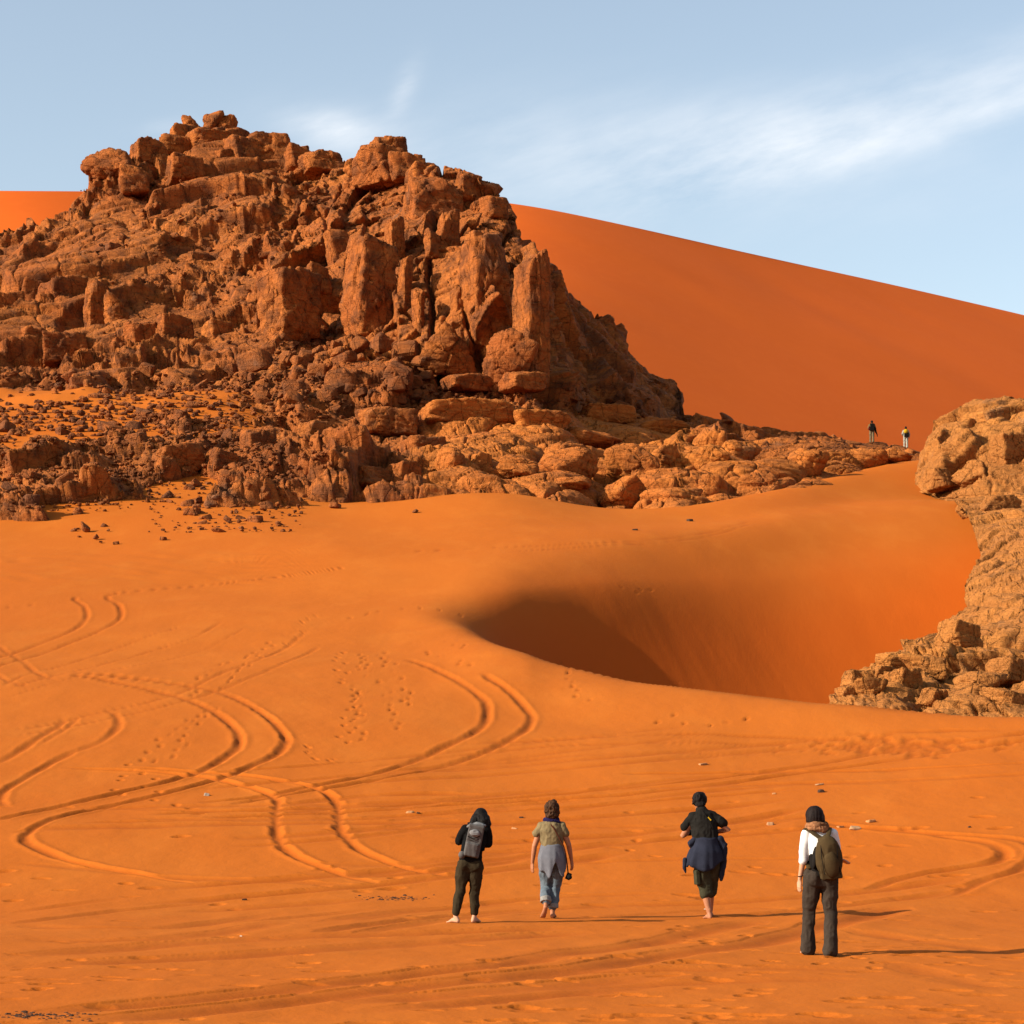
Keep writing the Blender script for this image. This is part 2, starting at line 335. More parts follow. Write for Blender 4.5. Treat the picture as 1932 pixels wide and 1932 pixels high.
# wheel ruts: (points, half width m, depth m)
RUTS = [
 (z4([(-80,395),(0,365),(70,340),(180,300),(290,255),(330,215),(320,185),(275,152),(300,145),(345,140)]), .16, .10),
 (z4([(-80,430),(0,400),(120,360),(270,305),(400,255),(460,210),(450,180),(400,145),(440,130),(600,110),(740,95),(1000,65),(1380,15)]), .16, .10),
 (z4([(-60,200),(0,188),(110,178),(240,165)]), .12, .05),
 (z4([(0,490),(100,440),(260,390),(480,310),(700,245)]), .13, .05),
 (z4([(0,505),(260,430),(400,390),(600,325),(740,285),(850,225)]), .13, .05),
 (z4([(0,530),(300,450),(520,400),(760,330),(960,240)]), .13, .03),
 (z4([(-20,310),(0,325),(90,385),(150,440),(240,475)]), .16, .06),
 (z4([(-20,430),(0,450),(70,480),(150,500)]), .16, .06),
 (z4([(0,655),(200,620),(340,585),(560,540),(700,500),(830,440),(1000,370),(1170,260)]), .14, .06),
 (z4([(0,680),(200,645),(420,600),(640,550),(830,495),(1000,430),(1130,370),(1210,320)]), .14, .06),
 (z4([(150,440),(280,445),(500,485),(700,530),(800,570),(870,620),(905,670),(905,700),(860,740),(780,790),(620,845),(440,885),(200,940),(0,985),(-80,1000)]), .17, .13),
 (z4([(250,430),(400,445),(640,475),(830,505),(960,560),(1040,620),(1080,680),(1060,720),(960,775),(840,825),(640,880),(460,920),(240,970),(150,1005),(100,1040)])+z6([(92,300),(160,340),(300,385),(500,420),(760,465)]), .17, .13),
 (z4([(-40,790),(0,770),(100,710),(190,650),(240,610),(230,590)]), .17, .07),
 (z4([(60,950),(10,930),(0,905),(30,870),(80,840),(250,745),(400,680),(450,620),(430,580),(380,570)]), .17, .08),
 (z4([(200,590),(290,600),(250,640),(120,720)]), .14, .05),
 (z4([(1500,380),(1560,392),(1660,430),(1770,490),(1840,560),(1835,610),(1780,660),(1680,705),(1500,780),(1350,820),(1200,850),(1030,885),(700,920)]), .17, .12),
 ([(905,1272),(950,1300),(985,1330),(1003,1355),(998,1372),(970,1392),(930,1412),(850,1440),(740,1465),(600,1490),(415,1520)], .17, .12),
 (z4([(200,790),(500,800),(780,825),(900,850),(1000,875),(1050,910)])+z6([(1040,190),(1045,280),(1080,330),(1180,385),(1240,405),(1350,440),(1520,470)]), .17, .12),
 (z4([(420,785),(780,805),(950,820),(1100,840),(1220,870),(1270,910)])+z6([(1275,170),(1280,240),(1320,300),(1400,350),(1500,385),(1620,415),(1800,450)]), .17, .12),
 (z6([(0,570),(200,550),(400,525),(520,505)]), .18, .07), (z6([(0,615),(250,590),(450,565),(700,540),(960,505)]), .18, .07),
 (z6([(-50,748),(0,745),(300,720),(700,690),(1300,660),(1932,640),(2200,625)]), .30, .075), (z6([(-50,790),(0,785),(400,760),(900,735),(1500,695),(1932,665),(2300,640)]), .30, .075),
 (z6([(0,960),(350,935),(700,905),(1000,875),(1400,825),(1700,795),(1932,770)])+z5([(200,1030),(500,995),(700,950),(960,895)]), .22, .10),
 (z6([(200,990),(600,960),(900,930),(1300,885),(1600,850),(1932,820)])+z5([(300,1085),(600,1035),(960,985),(1020,970),(1200,920),(1500,850)]), .24, .12),
 (z6([(-40,290),(0,285),(200,265),(600,250),(1000,235),(1500,225),(1932,225),(2300,222)]), .34, .08),
 (z6([(0,380),(300,405),(700,440),(1100,455),(1500,470)]), .2, .04),
 (z6([(1100,440),(1230,405),(1300,380),(1300,360)]), .13, .05), (z6([(1350,450),(1550,410),(1660,380),(1670,350)]), .13, .05),
 (z4([(500,965),(1100,935),(1500,915),(1932,890)])+z5([(400,405),(800,365),(1130,315),(1380,265),(1500,245),(1932,190),(2100,170)]), .20, .11),
 (z4([(700,975),(1100,955),(1500,930),(1932,905)])+z5([(400,430),(800,390),(1200,330),(1500,285),(1932,220),(2100,200)]), .20, .11),
 (z5([(-200,245),(0,235),(700,205),(1000,210),(1400,215)]), .2, .07),
 (z5([(1340,195),(1500,180),(1700,172),(1932,180)]), .2, .07),
 (z5([(1000,540),(1340,550),(1650,590),(1820,620),(1860,650),(1840,675),(1700,705),(1500,740),(1280,810)]), .18, .09),
 (z5([(1100,520),(1500,570),(1900,600),(1990,640),(1932,705),(1780,760),(1660,810),(1560,830)]), .18, .09),
 (z5([(1200,930),(1400,960),(1700,1000),(2000,1040)]), .2, .05), (z5([(1400,1050),(1600,1110),(1932,1185)]), .2, .05),
 (z5([(150,900),(500,880),(900,855),(1100,865),(1400,835),(1932,800)]), .14, .03),
 (z5([(-100,560),(400,540),(900,560),(1300,545)]), .22, .035), (z5([(0,690),(500,670),(1000,660),(1400,670)]), .16, .03),
 (z5([(500,1262),(1000,1290),(1932,1270)]), .3, .05),
 ([(720,1045),(900,1035),(1100,1025),(1250,1015),(1330,1003),(1400,985),(1460,968)], .15, .06),
 ([(950,1043),(1150,1028),(1270,1020),(1360,1003),(1420,985)], .15, .06),
]
for q in range(11):                                       # the churned fan of tyre slews right of the middle
    x0 = 1575+q*15; RUTS.append(([(x0, 1396+q*.2), (x0+5, 1404), (x0+16, 1411), (x0+42, 1414-q*.3)], .15, .09 if q < 5 else .05))
for q in range(22):                                       # faint older tracks lying across one another
    x0 = random.uniform(-100, 1300); y0 = random.choice([random.uniform(1440, 1600), random.uniform(1600, 1900)]); L_ = random.uniform(400, 1100); k_ = random.uniform(-.11, -.01); c_ = random.uniform(-25, 25)
    for o_ in (0, random.uniform(14, 30)): RUTS.append(([(x0+L_*t, y0+o_*(1-.25*t)+L_*k_*t+c_*math.sin(3.1*t)) for t in (0, .25, .5, .75, 1)], random.uniform(.16, .3), random.uniform(.05, .09)))
TRAILS = [
 z4([(1180,215),(1040,300),(960,350),(790,415),(780,440),(740,480)]),
 z4([(1170,260),(1000,350),(900,430),(840,480),(690,520),(850,550),(740,590),(630,660),(580,720),(510,770),(450,840),(450,890)]),
 z4([(1280,330),(1285,460),(1340,490),(1330,560),(1310,640),(1300,690)]), z4([(1370,350),(1380,430),(1470,480),(1460,540),(1490,600),(1510,650)]),
 z4([(1430,350),(1490,430),(1540,500),(1530,560)]), z4([(1360,500),(1350,600),(1380,690)]),
 z4([(760,590),(700,650),(690,700),(560,800),(560,870),(650,930),(750,930)]), z4([(1600,350),(1680,375),(1790,410)]), z4([(1690,300),(1780,340),(1900,370)]),
 z4([(1250,240),(1460,190),(1800,250)]), z4([(1240,750),(1200,760),(1130,700)]),
 z5([(600,130),(560,160),(780,170),(900,130),(940,115)]), z5([(700,640),(850,690),(1000,720),(1100,740)]), z5([(440,590),(480,650),(560,660)]),
 z5([(960,1060),(1120,1070),(1280,1040),(1440,1100)]), z5([(620,930),(700,1000),(900,950)]),
 [(1060,1250),(1075,1300),(1110,1330)], [(1180,1118),(1230,1115)],
]
NC, NR = 740, 1230
cpx = np.linspace(-500, 2500, NC)
u = np.linspace(-1, 1, NC); cpx = 966+1466*np.where(np.abs(u) < .75, u*.92, np.sign(u)*(.69+(np.abs(u)-.75)*1.24))
cpx = np.concatenate([np.linspace(-6500, cpx[0]-60, 22), cpx, np.linspace(cpx[-1]+60, 8500, 22)]); NC += 44
tdf = np.arange(6, 232, .1)
DD = np.empty((NC, NR))
for c in range(NC):
    z = sandz(np.full(len(tdf), cpx[c]), tdf); r = pyof(z, tdf)
    w = np.abs(np.diff(r)); w = np.where((r[1:] > 2100), w*.06, w)*np.where(tdf[1:] < 50, 4.2, 1.0)
    vis = np.minimum.accumulate(r)[1:] >= r[1:]-.5
    w = np.where(vis, w, w*.15)+.045*np.minimum(1, 80/tdf[1:])
    s = np.concatenate([[0], np.cumsum(w)]); s /= s[-1]
    DD[c] = np.interp(np.linspace(0, 1, NR), s, tdf)
for _ in range(6): DD[1:-1] = .25*DD[:-2]+.5*DD[1:-1]+.25*DD[2:]
PX = np.repeat(cpx[:, None], NR, 1)
sx = xof(PX, DD).ravel(); sy = DD.ravel(); sz = sandz(PX.ravel(), sy)
P2 = np.stack([sx, sy, np.zeros_like(sx)], 1)
lay = np.zeros_like(sx)
lay += .10*fbm(P2*np.array([.09, .09, 1]), 3, 3)*sstep(20, 60, sy)
lay += .7*fbm(P2*np.array([.16, .12, 1]), 41, 4)*sstep(146, 160, sy)*(1-sstep(600, 700, PX.ravel()))
lay += .016*fbm(P2*np.array([.9, .45, 1]), 9, 4)*(1-.55*sstep(60, 110, sy))
lay += .012*fbm(np.stack([sx*1.1+sy*.35, sy*.10, sx*0], 1), 12, 3)*sstep(76, 84, sy)*(1-sstep(100, 108, sy))*sstep(1000, 1150, PX.ravel())
# ripples on the left flank below the scree
rp = np.sin((sx*.35+sy*1.0)*4.2+3*vn3(P2*.4, 5))*vn3(P2*np.array([.6, 1.4, 1]), 8)
lay += .05*rp*sstep(1030, 1050, pyof(sz, sy))*(1-sstep(1085, 1115, pyof(sz, sy)))*(1-sstep(420, 640, PX.ravel()))
cut = np.zeros_like(lay); berm = np.zeros_like(lay)
for pts, hw, dep in RUTS:
    q = np.array(pts, float)
    t = np.concatenate([[0], np.cumsum(np.hypot(*np.diff(q, axis=0).T))]); ti = np.linspace(0, t[-1], max(6, int(t[-1]/12)))
    hw *= .50; dep *= .55; xy = to_xy(np.stack([pchip(t, q[:, 0], ti), pchip(t, q[:, 1], ti)], 1))
    hw *= 1+1.1*float(sstep(46, 24, np.median(xy[:, 1])))
    lo_ = xy.min(0)-1; hi_ = xy.max(0)+1
    m = np.where((sx > lo_[0]) & (sx < hi_[0]) & (sy > lo_[1]) & (sy < hi_[1]))[0]
    if not len(m): continue
    best = np.full(len(m), 9.); along = np.zeros(len(m)); acc = 0
    for a, b in zip(xy[:-1], xy[1:]):
        L = np.hypot(*(b-a))
        if L < 1e-4: continue
        mm = np.where((sy[m] > min(a[1], b[1])-1) & (sy[m] < max(a[1], b[1])+1) & (sx[m] > min(a[0], b[0])-1) & (sx[m] < max(a[0], b[0])+1))[0]
        if len(mm):
            vx = sx[m[mm]]-a[0]; vy = sy[m[mm]]-a[1]
            s = np.clip((vx*(b[0]-a[0])+vy*(b[1]-a[1]))/L/L, 0, 1)
            dd = np.hypot(vx-s*(b[0]-a[0]), vy-s*(b[1]-a[1]))
            k = dd < best[mm]; best[mm[k]] = dd[k]; along[mm[k]] = acc+s[k]*L
        acc += L
    ends = sstep(0, 1.5, along)*sstep(0, 1.5, acc-along)
    mod = (.72+.4*vn3(np.stack([along*1.1, best*0, best*0+hw*77], 1), 4))*ends
    wob = best+.03*vn3(np.stack([sx[m]*3, sy[m]*3, best*0], 1), 6)
    cut[m] = np.minimum(cut[m], -dep*np.exp(-np.abs(wob/hw)**2.2)*mod)
    berm[m] = np.maximum(berm[m], dep*.30*np.exp(-((wob-hw*2.0)/(hw*.85))**2)*mod)
def dent(cx, cy, ax, ay, ang, dep):
    R = max(ax, ay)*2.2
    j0 = np.where((np.abs(sx-cx) < R) & (np.abs(sy-cy) < R))[0] if False else None
    # local search by column/row window
    pxc = cx/cy*F+966; c0 = np.searchsorted(cpx, pxc-R/cy*F-3); c1 = np.searchsorted(cpx, pxc+R/cy*F+3)
    if c1 <= c0: return
    mid = min(NC-1, (c0+c1)//2); r0 = max(0, np.searchsorted(DD[mid], cy-R)-2); r1 = np.searchsorted(DD[mid], cy+R)+2
    idx = (np.arange(c0, min(c1, NC))[:, None]*NR+np.arange(r0, min(r1, NR))[None]).ravel()
    if not len(idx): return
    dx = sx[idx]-cx; dy = sy[idx]-cy; ca_, sa_ = math.cos(ang), math.sin(ang)
    e = np.sqrt(((dx*ca_+dy*sa_)/ax)**2+((-dx*sa_+dy*ca_)/ay)**2)
    cut[idx] = np.minimum(cut[idx], -dep*np.exp(-e**3)); berm[idx] = np.maximum(berm[idx], dep*.15*np.exp(-((e-1.5)/.35)**2))
for tr in TRAILS:
    xy = to_xy(tr); L = np.concatenate([[0], np.cumsum(np.hypot(*np.diff(xy, axis=0).T))]); s = 0.; side = 1
    while s < L[-1]:
        x = np.interp(s, L, xy[:, 0]); y = np.interp(s, L, xy[:, 1]); i = min(len(L)-2, np.searchsorted(L, s, 'right')-1)
        ang = math.atan2(*(xy[i+1]-xy[i])[::-1]); o = .09*side
        dent(x-math.sin(ang)*o+random.gauss(0, .05), y+math.cos(ang)*o+random.gauss(0, .05), .105, .06, ang, random.uniform(.035, .06)); side = -side; s += random.uniform(.55, .95)
for _ in range(520):                                      # scuffs and old prints of the trampled foreground
    px = random.uniform(-100, 2050); py = random.choice([random.uniform(1500, 1960), random.uniform(1640, 1960), random.uniform(1760, 1960)])
    if px < 850 and random.random() < .55: continue
    d = sand_hit(px, py); dent(xof(px, d), d, random.uniform(.08, .20), random.uniform(.06, .12), random.uniform(-.5, .5), random.uniform(.015, .045))
for _ in range(160):                                      # churned sand by the slews
    px = random.gauss(1690, 90); py = random.gauss(1402, 10)
    d = sand_hit(px, py); dent(xof(px, d), d, random.uniform(.08, .2), random.uniform(.07, .14), random.uniform(-.8, .8), random.uniform(.02, .05))
sz = sz+lay+np.where(cut < -.004, cut*1.0+berm*.15, berm)
sandV = np.stack([sx, sy, sz], 1)
me = mesh_np('sand', sandV, grid_faces(NC, NR))
at = me.attributes.new('turned_shade', 'FLOAT', 'POINT'); at.data.foreach_set('value', np.ascontiguousarray(np.clip(-cut/.035, 0, 1), np.float32))
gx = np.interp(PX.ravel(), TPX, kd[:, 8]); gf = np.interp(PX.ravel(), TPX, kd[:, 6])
slip_glow = sstep(gf, gf+3, sy)*sstep(gx+7, gx-9, sy+1.2*vn3(P2*np.array([.5, .2, 1]), 19))*sstep(870, 960, PX.ravel())
at = me.attributes.new('slip_glow', 'FLOAT', 'POINT'); at.data.foreach_set('value', np.ascontiguousarray(slip_glow, np.float32))
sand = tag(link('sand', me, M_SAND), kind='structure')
sand.cycles.shadow_terminator_geometry_offset = .35; sand.cycles.shadow_terminator_offset = .08
def sand_top(px, d):
    c = int(np.clip(np.searchsorted(cpx, px), 1, NC-1)); c = c if abs(cpx[c]-px) < abs(cpx[c-1]-px) else c-1
    return float(np.interp(d, DD[c], sz.reshape(NC, NR)[c]))
# the wide desert floor round the slope
fl = mesh_np('desert_floor', np.array([[-900, -600, -1.6], [900, -600, -1.6], [900, 1500, -1.6], [-900, 1500, -1.6]]), np.array([[0, 1, 2, 3]]))
tag(link('desert_floor', fl, M_DUNE), kind='structure')

# ------------------------------------------------------------------ the great dune behind
rx = [-900,-400,0,500,950,1080,1200,1350,1500,1600,1700,1800,1932,2300,3000]
rpy = [368,358,360,364,378,404,429,464,497,519,540,564,594,690,900]
rd = [320,318,316,356,363,373,388,408,429,444,460,475,496,550,625]
NCd, NRd = 420, 110
dpx = np.linspace(-900, 3000, NCd); py_r = pchip(rx, rpy, dpx); dr = pchip(rx, rd, dpx)
for A in (py_r, dr):
    g_ = np.exp(-.5*(np.arange(-30, 31)/9.)**2); A[:] = np.convolve(np.pad(A, 30, 'reflect', reflect_type='odd'), g_/g_.sum(), 'valid')
t = np.linspace(0, 1, NRd)
V = np.zeros((NCd, NRd, 3))
for c in range(NCd):
    zr = zof(py_r[c], dr[c]); db = lin([-900, 950, 1932, 3000], [168, 182, 186, 186], dpx[c]); zb = lin([-900, 950, 1932, 3000], [24, 22, 20, 18], dpx[c])
    ds = np.concatenate([db+(dr[c]-db)*np.linspace(0, 1, 85), dr[c]+np.linspace(1, 160, 25)])
    sl_ = .42-.42*(dpx[c]-966)/F; db = dr[c]-(zr-14)/sl_; ds = np.concatenate([db+(dr[c]-db)*np.linspace(0, 1, 85), dr[c]+np.linspace(1, 160, 25)]); tt = 1-(1-np.linspace(0, 1, 85))**2; ds[:85] = db+(dr[c]-db)*tt; prof = 14+(zr-14)*tt
    bk = zr-np.linspace(0, 1, 26)[1:]**1.3*40
    V[c, :, 0] = xof(dpx[c], ds); V[c, :, 1] = ds; V[c, :, 2] = np.concatenate([prof, bk])
Vd = V.reshape(-1, 3); Vd[:, 2] += .45*fbm(Vd*np.array([.02, .03, 0]), 31, 3)*np.tile(np.concatenate([np.sin(np.linspace(0, math.pi, 85)), np.zeros(25)]), NCd)
tag(link('dune', mesh_np('dune', Vd, grid_faces(NCd, NRd)), M_DUNE), kind='structure')

# ------------------------------------------------------------------ the rocky hill
HK = {  # px: F, T, M, C, S   as (d, py)
 -350: [(122,975),(163,765),(178,660),(198,560),(214,500)],
 -100: [(122,970),(164,755),(180,640),(200,530),(216,458)],
    0: [(122,968),(165,748),(180,640),(200,530),(218,446)],
   90: [(122,962),(165,742),(183,620),(204,480),(220,398)],
  150: [(122,957),(165,738),(185,600),(206,450),(222,368)],
  185: [(122,957),(165,735),(185,595),(206,440),(223,300)],
  250: [(123,952),(165,730),(185,590),(207,425),(226,274)],
  330: [(124,948),(165,725),(185,585),(208,410),(230,256)],
  390: [(125,946),(165,720),(185,580),(208,400),(232,240)],
  460: [(126,940),(165,712),(182,585),(206,400),(231,256)],
  555: [(128,940),(163,700),(176,595),(203,400),(228,268)],
  630: [(129,945),(161,705),(173,600),(196,415),(220,300)],
  700: [(130,942),(160,715),(170,600),(190,425),(211,300)],
  800: [(130.5,935),(159,725),(167,600),(185,420),(200,326)],
  890: [(131,926),(158,732),(165,600),(180,425),(194,330)],
  945: [(132,924),(156,738),(162,600),(175,455),(188,385)],
 1000: [(132,928),(156,744),(161,620),(169,510),(181,440)],
 1050: [(132,934),(162,750),(170,680),(178,600),(188,524)],
 1130: [(132.5,956),(172,755),(179,700),(187,650),(198,602)],
 1225: [(132,965),(181,763),(188,738),(196,717),(205,696)],
 1275: [(132,960),(185,770),(190,760),(196,745),(204,718)],
 1292: [(132.5,958),(172,795),(180,785),(184,780),(188,772)],
 1330: [(133.5,954),(165,812),(172,798),(177,788),(182,782)],
 1400: [(137,945),(160,840),(167,822),(172,812),(177,806)],
 1500: [(142,915),(160,850),(167,834),(172,826),(176,821)],
 1600: [(150,895),(164,855),(170,840),(174,834),(177,830)],
 1690: [(162,870),(170,854),(175,846),(178,843),(181,840)],
 1745: [(166,865),(172,859),(176,855),(179,853),(182,852)],
 1830: [(168,880),(173,878),(176,876),(179,874),(182,872)],
}
hx = sorted(HK)
HT = np.array([[(d, zof(p, d)) for d, p in HK[k]] for k in hx])
NCh, NRf, NRb = 1130, 425, 22
hpx = np.linspace(-350, 1830, NCh)
kd_ = np.stack([pchip(hx, HT[:, i, 0], hpx) for i in range(5)], 1); kz_ = np.stack([pchip(hx, HT[:, i, 1], hpx) for i in range(5)], 1)
HV = np.zeros((NCh, NRf+NRb, 3)); HPY = np.zeros((NCh, NRf+NRb)); HTT = np.zeros((NCh, NRf+NRb))
for c in range(NCh):
    dd = np.concatenate([[kd_[c, 0]-5], kd_[c]]); zz = np.concatenate([[kz_[c, 0]-2.2], kz_[c]])
    tf = np.linspace(dd[0], dd[-1], 500); zf = pchip(dd, zz, tf)
    s = np.concatenate([[0], np.cumsum(np.hypot(np.diff(tf)*.35, np.diff(zf)))]); s /= s[-1]
    q = np.linspace(0, 1, NRf); d_ = np.interp(q, s, tf); z_ = np.interp(q, s, zf)
    b = np.linspace(0, 1, NRb+1)[1:]; db = d_[-1]+b*42; zb = z_[-1]-(b**1.4)*34+.4*np.sin(b*3)
    d_ = np.concatenate([d_, db]); z_ = np.concatenate([z_, zb])
    HV[c, :, 0] = xof(hpx[c], d_); HV[c, :, 1] = d_; HV[c, :, 2] = z_
    HPY[c] = pyof(z_, d_); HTT[c] = np.concatenate([q, 1+b])
nh = NRf+NRb
base = HV.reshape(-1, 3).copy(); py0 = HPY.ravel(); px0 = np.repeat(hpx, nh); tt0 = HTT.ravel()
Fpy = np.repeat(HPY[:, 8], nh); Spy = np.repeat(HPY[:, NRf-1], nh)
Tpy = np.repeat(np.interp(hpx, hx, [HK[k][1][1] for k in hx]), nh)
cliff = sstep(8, -25, py0-Tpy)*sstep(420, 640, px0)*(1-sstep(1260, 1300, px0))
jit = 45*fbm(np.stack([px0*.011, py0*.016, py0*0], 1), 61, 3)
lower = sstep(-10, 20, py0-Tpy+jit)
ledge = sstep(215, 275, px0+jit)*sstep(775, 800, py0+.5*jit+(600-px0)*-.02)+(1-sstep(190, 260, px0+jit))*sstep(868, 890, py0+.5*jit)
leftscree = lower*(1-sstep(560, 680, px0+.5*jit))*(1-.85*np.clip(ledge, 0, 1))
roundm = sstep(700, 900, px0)*sstep(-5, 40, py0-Tpy)
leftup = (1-sstep(450, 620, px0))*(1-lower)
near_top = sstep(70, 0, py0-Spy)*(tt0 <= 1)
bx = base.copy()
a1, e1, f1 = facets(bx, (7.5, 9, 11), 11, 1.3, soft=.06)
s1, se1, sf1 = facets(bx@np.array([[.94, 0, .34], [0, 1, 0], [-.34, 0, .94]]).T, (11, 11, 5.0), 13, 1.1)
a2, e2, f2 = facets(bx, (3.4, 4, 4.6), 23, 1.5, soft=.07)
a5, e5, f5 = facets(bx, (.42, .45, .36), 59, 1.4, soft=.3)
a3, e3, f3 = facets(bx, (1.6, 1.8, 1.7), 37, 1.6, soft=.12)
a4, e4, f4 = facets(bx, (.72, .8, .75), 53, 1.4, soft=.3)
r1_, re1, rf1 = facets(bx, (6.0, 6.0, 4.2), 71, .8, .35, .2)
r2_, re2, rf2 = facets(bx, (2.6, 2.6, 1.9), 73, .9, .35, .2)
dome = (1-np.clip(rf1/.8, 0, 1)**2)
crack = lambda e, w: -np.exp(-(e/w)**2)
patch = sstep(-.25, .35, fbm(bx*.11, 79, 3))                       # where the surface is broken, elsewhere bare slabs
thin = lambda e, w: -np.exp(-(e/w)**2)
rough = a2*.55+a3*.38+a4*.18+a5*.09
# cliff: broad jointed faces
bo, bp, bf_ = beds(base[:, 2]/1.5+base[:, 0]*.05+.5*fbm(base*.10, 91, 2), 401)
disp_cliff = 1.5*a1*(1-.5*near_top)+.34*a2+.16*a3+.06*a4+.60*thin(e1, .05)+.45*thin(e2, .035)+.20*thin(e3, .04)+.09*thin(e4, .05)+.12*bo+.16*bp+(patch-.35)*.75*np.clip(rough, -.6, 1.2)*.9
# left flank: slabs dipping to the left
lv = base[:, 2]-.38*base[:, 0]-.10*base[:, 1]
so_, sp_, sf_ = beds(lv/1.7+.55*fbm(base*.09, 93, 2), 411); s2o, s2p, _ = beds(lv/.62+.6*fbm(base*.14, 94, 2), 421, 4)
disp_slab = 1.3*s1*(1-.4*near_top)+.30*so_+.22*sp_+.10*s2o+.10*s2p+.10*a2+.35*thin(se1, .05)+.25*thin(e2, .03)+patch*1.15*rough
disp = disp_cliff*(1-leftup)+disp_slab*leftup
# lower ledges: big rounded bosses with open joints and fine bedding
lr = base[:, 2]-.10*base[:, 0]+.12*base[:, 1]
ro_, rp_, _ = beds(lr/.85+.8*fbm(base*.12, 97, 2), 431); r3o, r3p, _ = beds(lr/.33+.8*fbm(base*.2, 98, 2), 441, 3)
disp_round = 1.35*dome+.45*r1_+.14*r2_+.6*thin(re1, .045)+.25*thin(re2, .035)+.14*ro_+.16*rp_+.05*r3o+.05*r3p+(.05+.30*patch)*(.25*a3+.14*a4+.07*a5)-.8
disp_scree = -.22+.8*np.clip(a2+.15, -.5, 2)*sstep(-.2, .5, fbm(bx*.08, 77, 2))+.45*np.clip(a3, 0, 2)+.22*np.clip(a4, -.3, 2)+.08*a5+.40*fbm(bx*.25, 78, 3)
disp = disp*(1-roundm)+disp_round*roundm
ls = leftscree
disp = disp*(1-ls)+disp_scree*ls
disp += .05*fbm(base*1.9, 95, 3)
disp *= 1-.6*sstep(1285, 1340, px0)*sstep(50, 5, py0-Spy)
edge = sstep(0, .03, tt0)
disp *= np.where(tt0 > 1, np.clip(1-(tt0-1)*1.5, 0, 1), 1)
gul = fbm(np.stack([base[:, 0]*.12, base[:, 1]*.03, base[:, 2]*.035], 1), 99, 3)*1.8*cliff       # long vertical fissures of the cliff
colw = base[:, 0]/3.0+.5*vn3(base*.12, 101); ci = np.floor(colw); cf = colw-ci
colo = hf(ci.astype(np.int64), ci.astype(np.int64)*0, ci.astype(np.int64)*0, 5)*2-1
gul += cliff*(1.1*colo*sstep(.5, .42, np.abs(cf-.5))+.9*(hf(ci.astype(np.int64), ci.astype(np.int64)*0+3, ci.astype(np.int64)*0, 6)-.75)*(cf-.5)*2-1.0*np.exp(-(np.minimum(cf, 1-cf)/.06)**2))
disp += gul*(1-.8*sstep(1000, 1040, px0))
foot = sstep(.055, .0, tt0); disp = disp*(1-foot)+np.minimum(disp, 0)*foot-1.6*foot
ddir = np.stack([np.full_like(disp, -.05), -.72-.2*cliff, .69-.45*cliff], 1)
G = base.reshape(NCh, nh, 3); nx_ = np.cross(np.gradient(G, axis=0), np.gradient(G, axis=1)); nx_ /= np.linalg.norm(nx_, axis=2)[..., None]+1e-9
for _ in range(25): nx_[1:-1, 1:-1] = .25*(nx_[:-2, 1:-1]+nx_[2:, 1:-1]+nx_[1:-1, :-2]+nx_[1:-1, 2:])
nx_ = nx_.reshape(-1, 3); nx_ *= np.sign(-nx_[:, 1:2]+1e-9)
fk = sstep(.30, .60, nx_[:, 0])[:, None]; ddir = ddir*(1-fk)+nx_*fk
HVd = base+ddir*disp[:, None]
me = mesh_np('rock_hill', HVd, grid_faces(NCh, nh)); 
me.materials.append(M_HILL); me.materials.append(M_LOW)
mi = (roundm.reshape(NCh, nh)[:-1, :-1].ravel() > .5).astype(np.int32); me.polygons.foreach_set('material_index', mi)
hill = tag(link('rock_hill', me), kind='structure')

# ------------------------------------------------------------------ outcrop on the right edge
OL = [(1362,1570),(1340,1572),(1325,1571),(1300,1588),(1280,1612),(1255,1652),(1225,1700),(1195,1770),(1165,1800),(1146,1824),(1140,1822),(1115,1825),(1085,1838),(1050,1852),(1030,1846),(1000,1836),(978,1832),(960,1812),(944,1800),(937,1722),(915,1733),(880,1742),(850,1748),(825,1752),(805,1768),(790,1800),(772,1840),(764,1875)]
OD = [(1365,56.3),(1340,57.2),(1300,59.5),(1260,62.5),(1230,65.5),(1212,69),(1190,69.3),(1150,70),(1144,70.5),(1100,74),(1000,84),(960,98),(938,139),(900,141),(850,143),(800,146),(764,150)]
rows = np.concatenate([np.linspace(1440, 1362, 14)[:-1], np.linspace(1362, 764, 300)])
olp = np.array(OL)[::-1]; odp = np.array(OD)[::-1]
fy = np.linspace(1440, 764, 2000); fd = np.interp(fy, odp[:, 0], odp[:, 1]); fs = np.concatenate([[0], np.cumsum(np.abs(np.diff(fy))/F*fd[1:]+np.abs(np.diff(fd))*.55)]); rows = np.interp(np.linspace(0, fs[-1], 420), fs, fy)
pl = np.interp(rows, olp[:, 0], olp[:, 1]); od = np.interp(rows, odp[:, 0], odp[:, 1])
od = np.convolve(np.pad(od, 4, 'edge'), np.ones(9)/9, 'valid')
rows_z = None
NCo = 330; NBk = 30; NTop = 20
OVv = np.zeros((len(rows)+NTop, NCo, 3)); OPX = np.zeros((len(rows)+NTop, NCo)); OPY = np.zeros_like(OPX)
sF = np.linspace(0, 1, NCo-NBk)**1.25
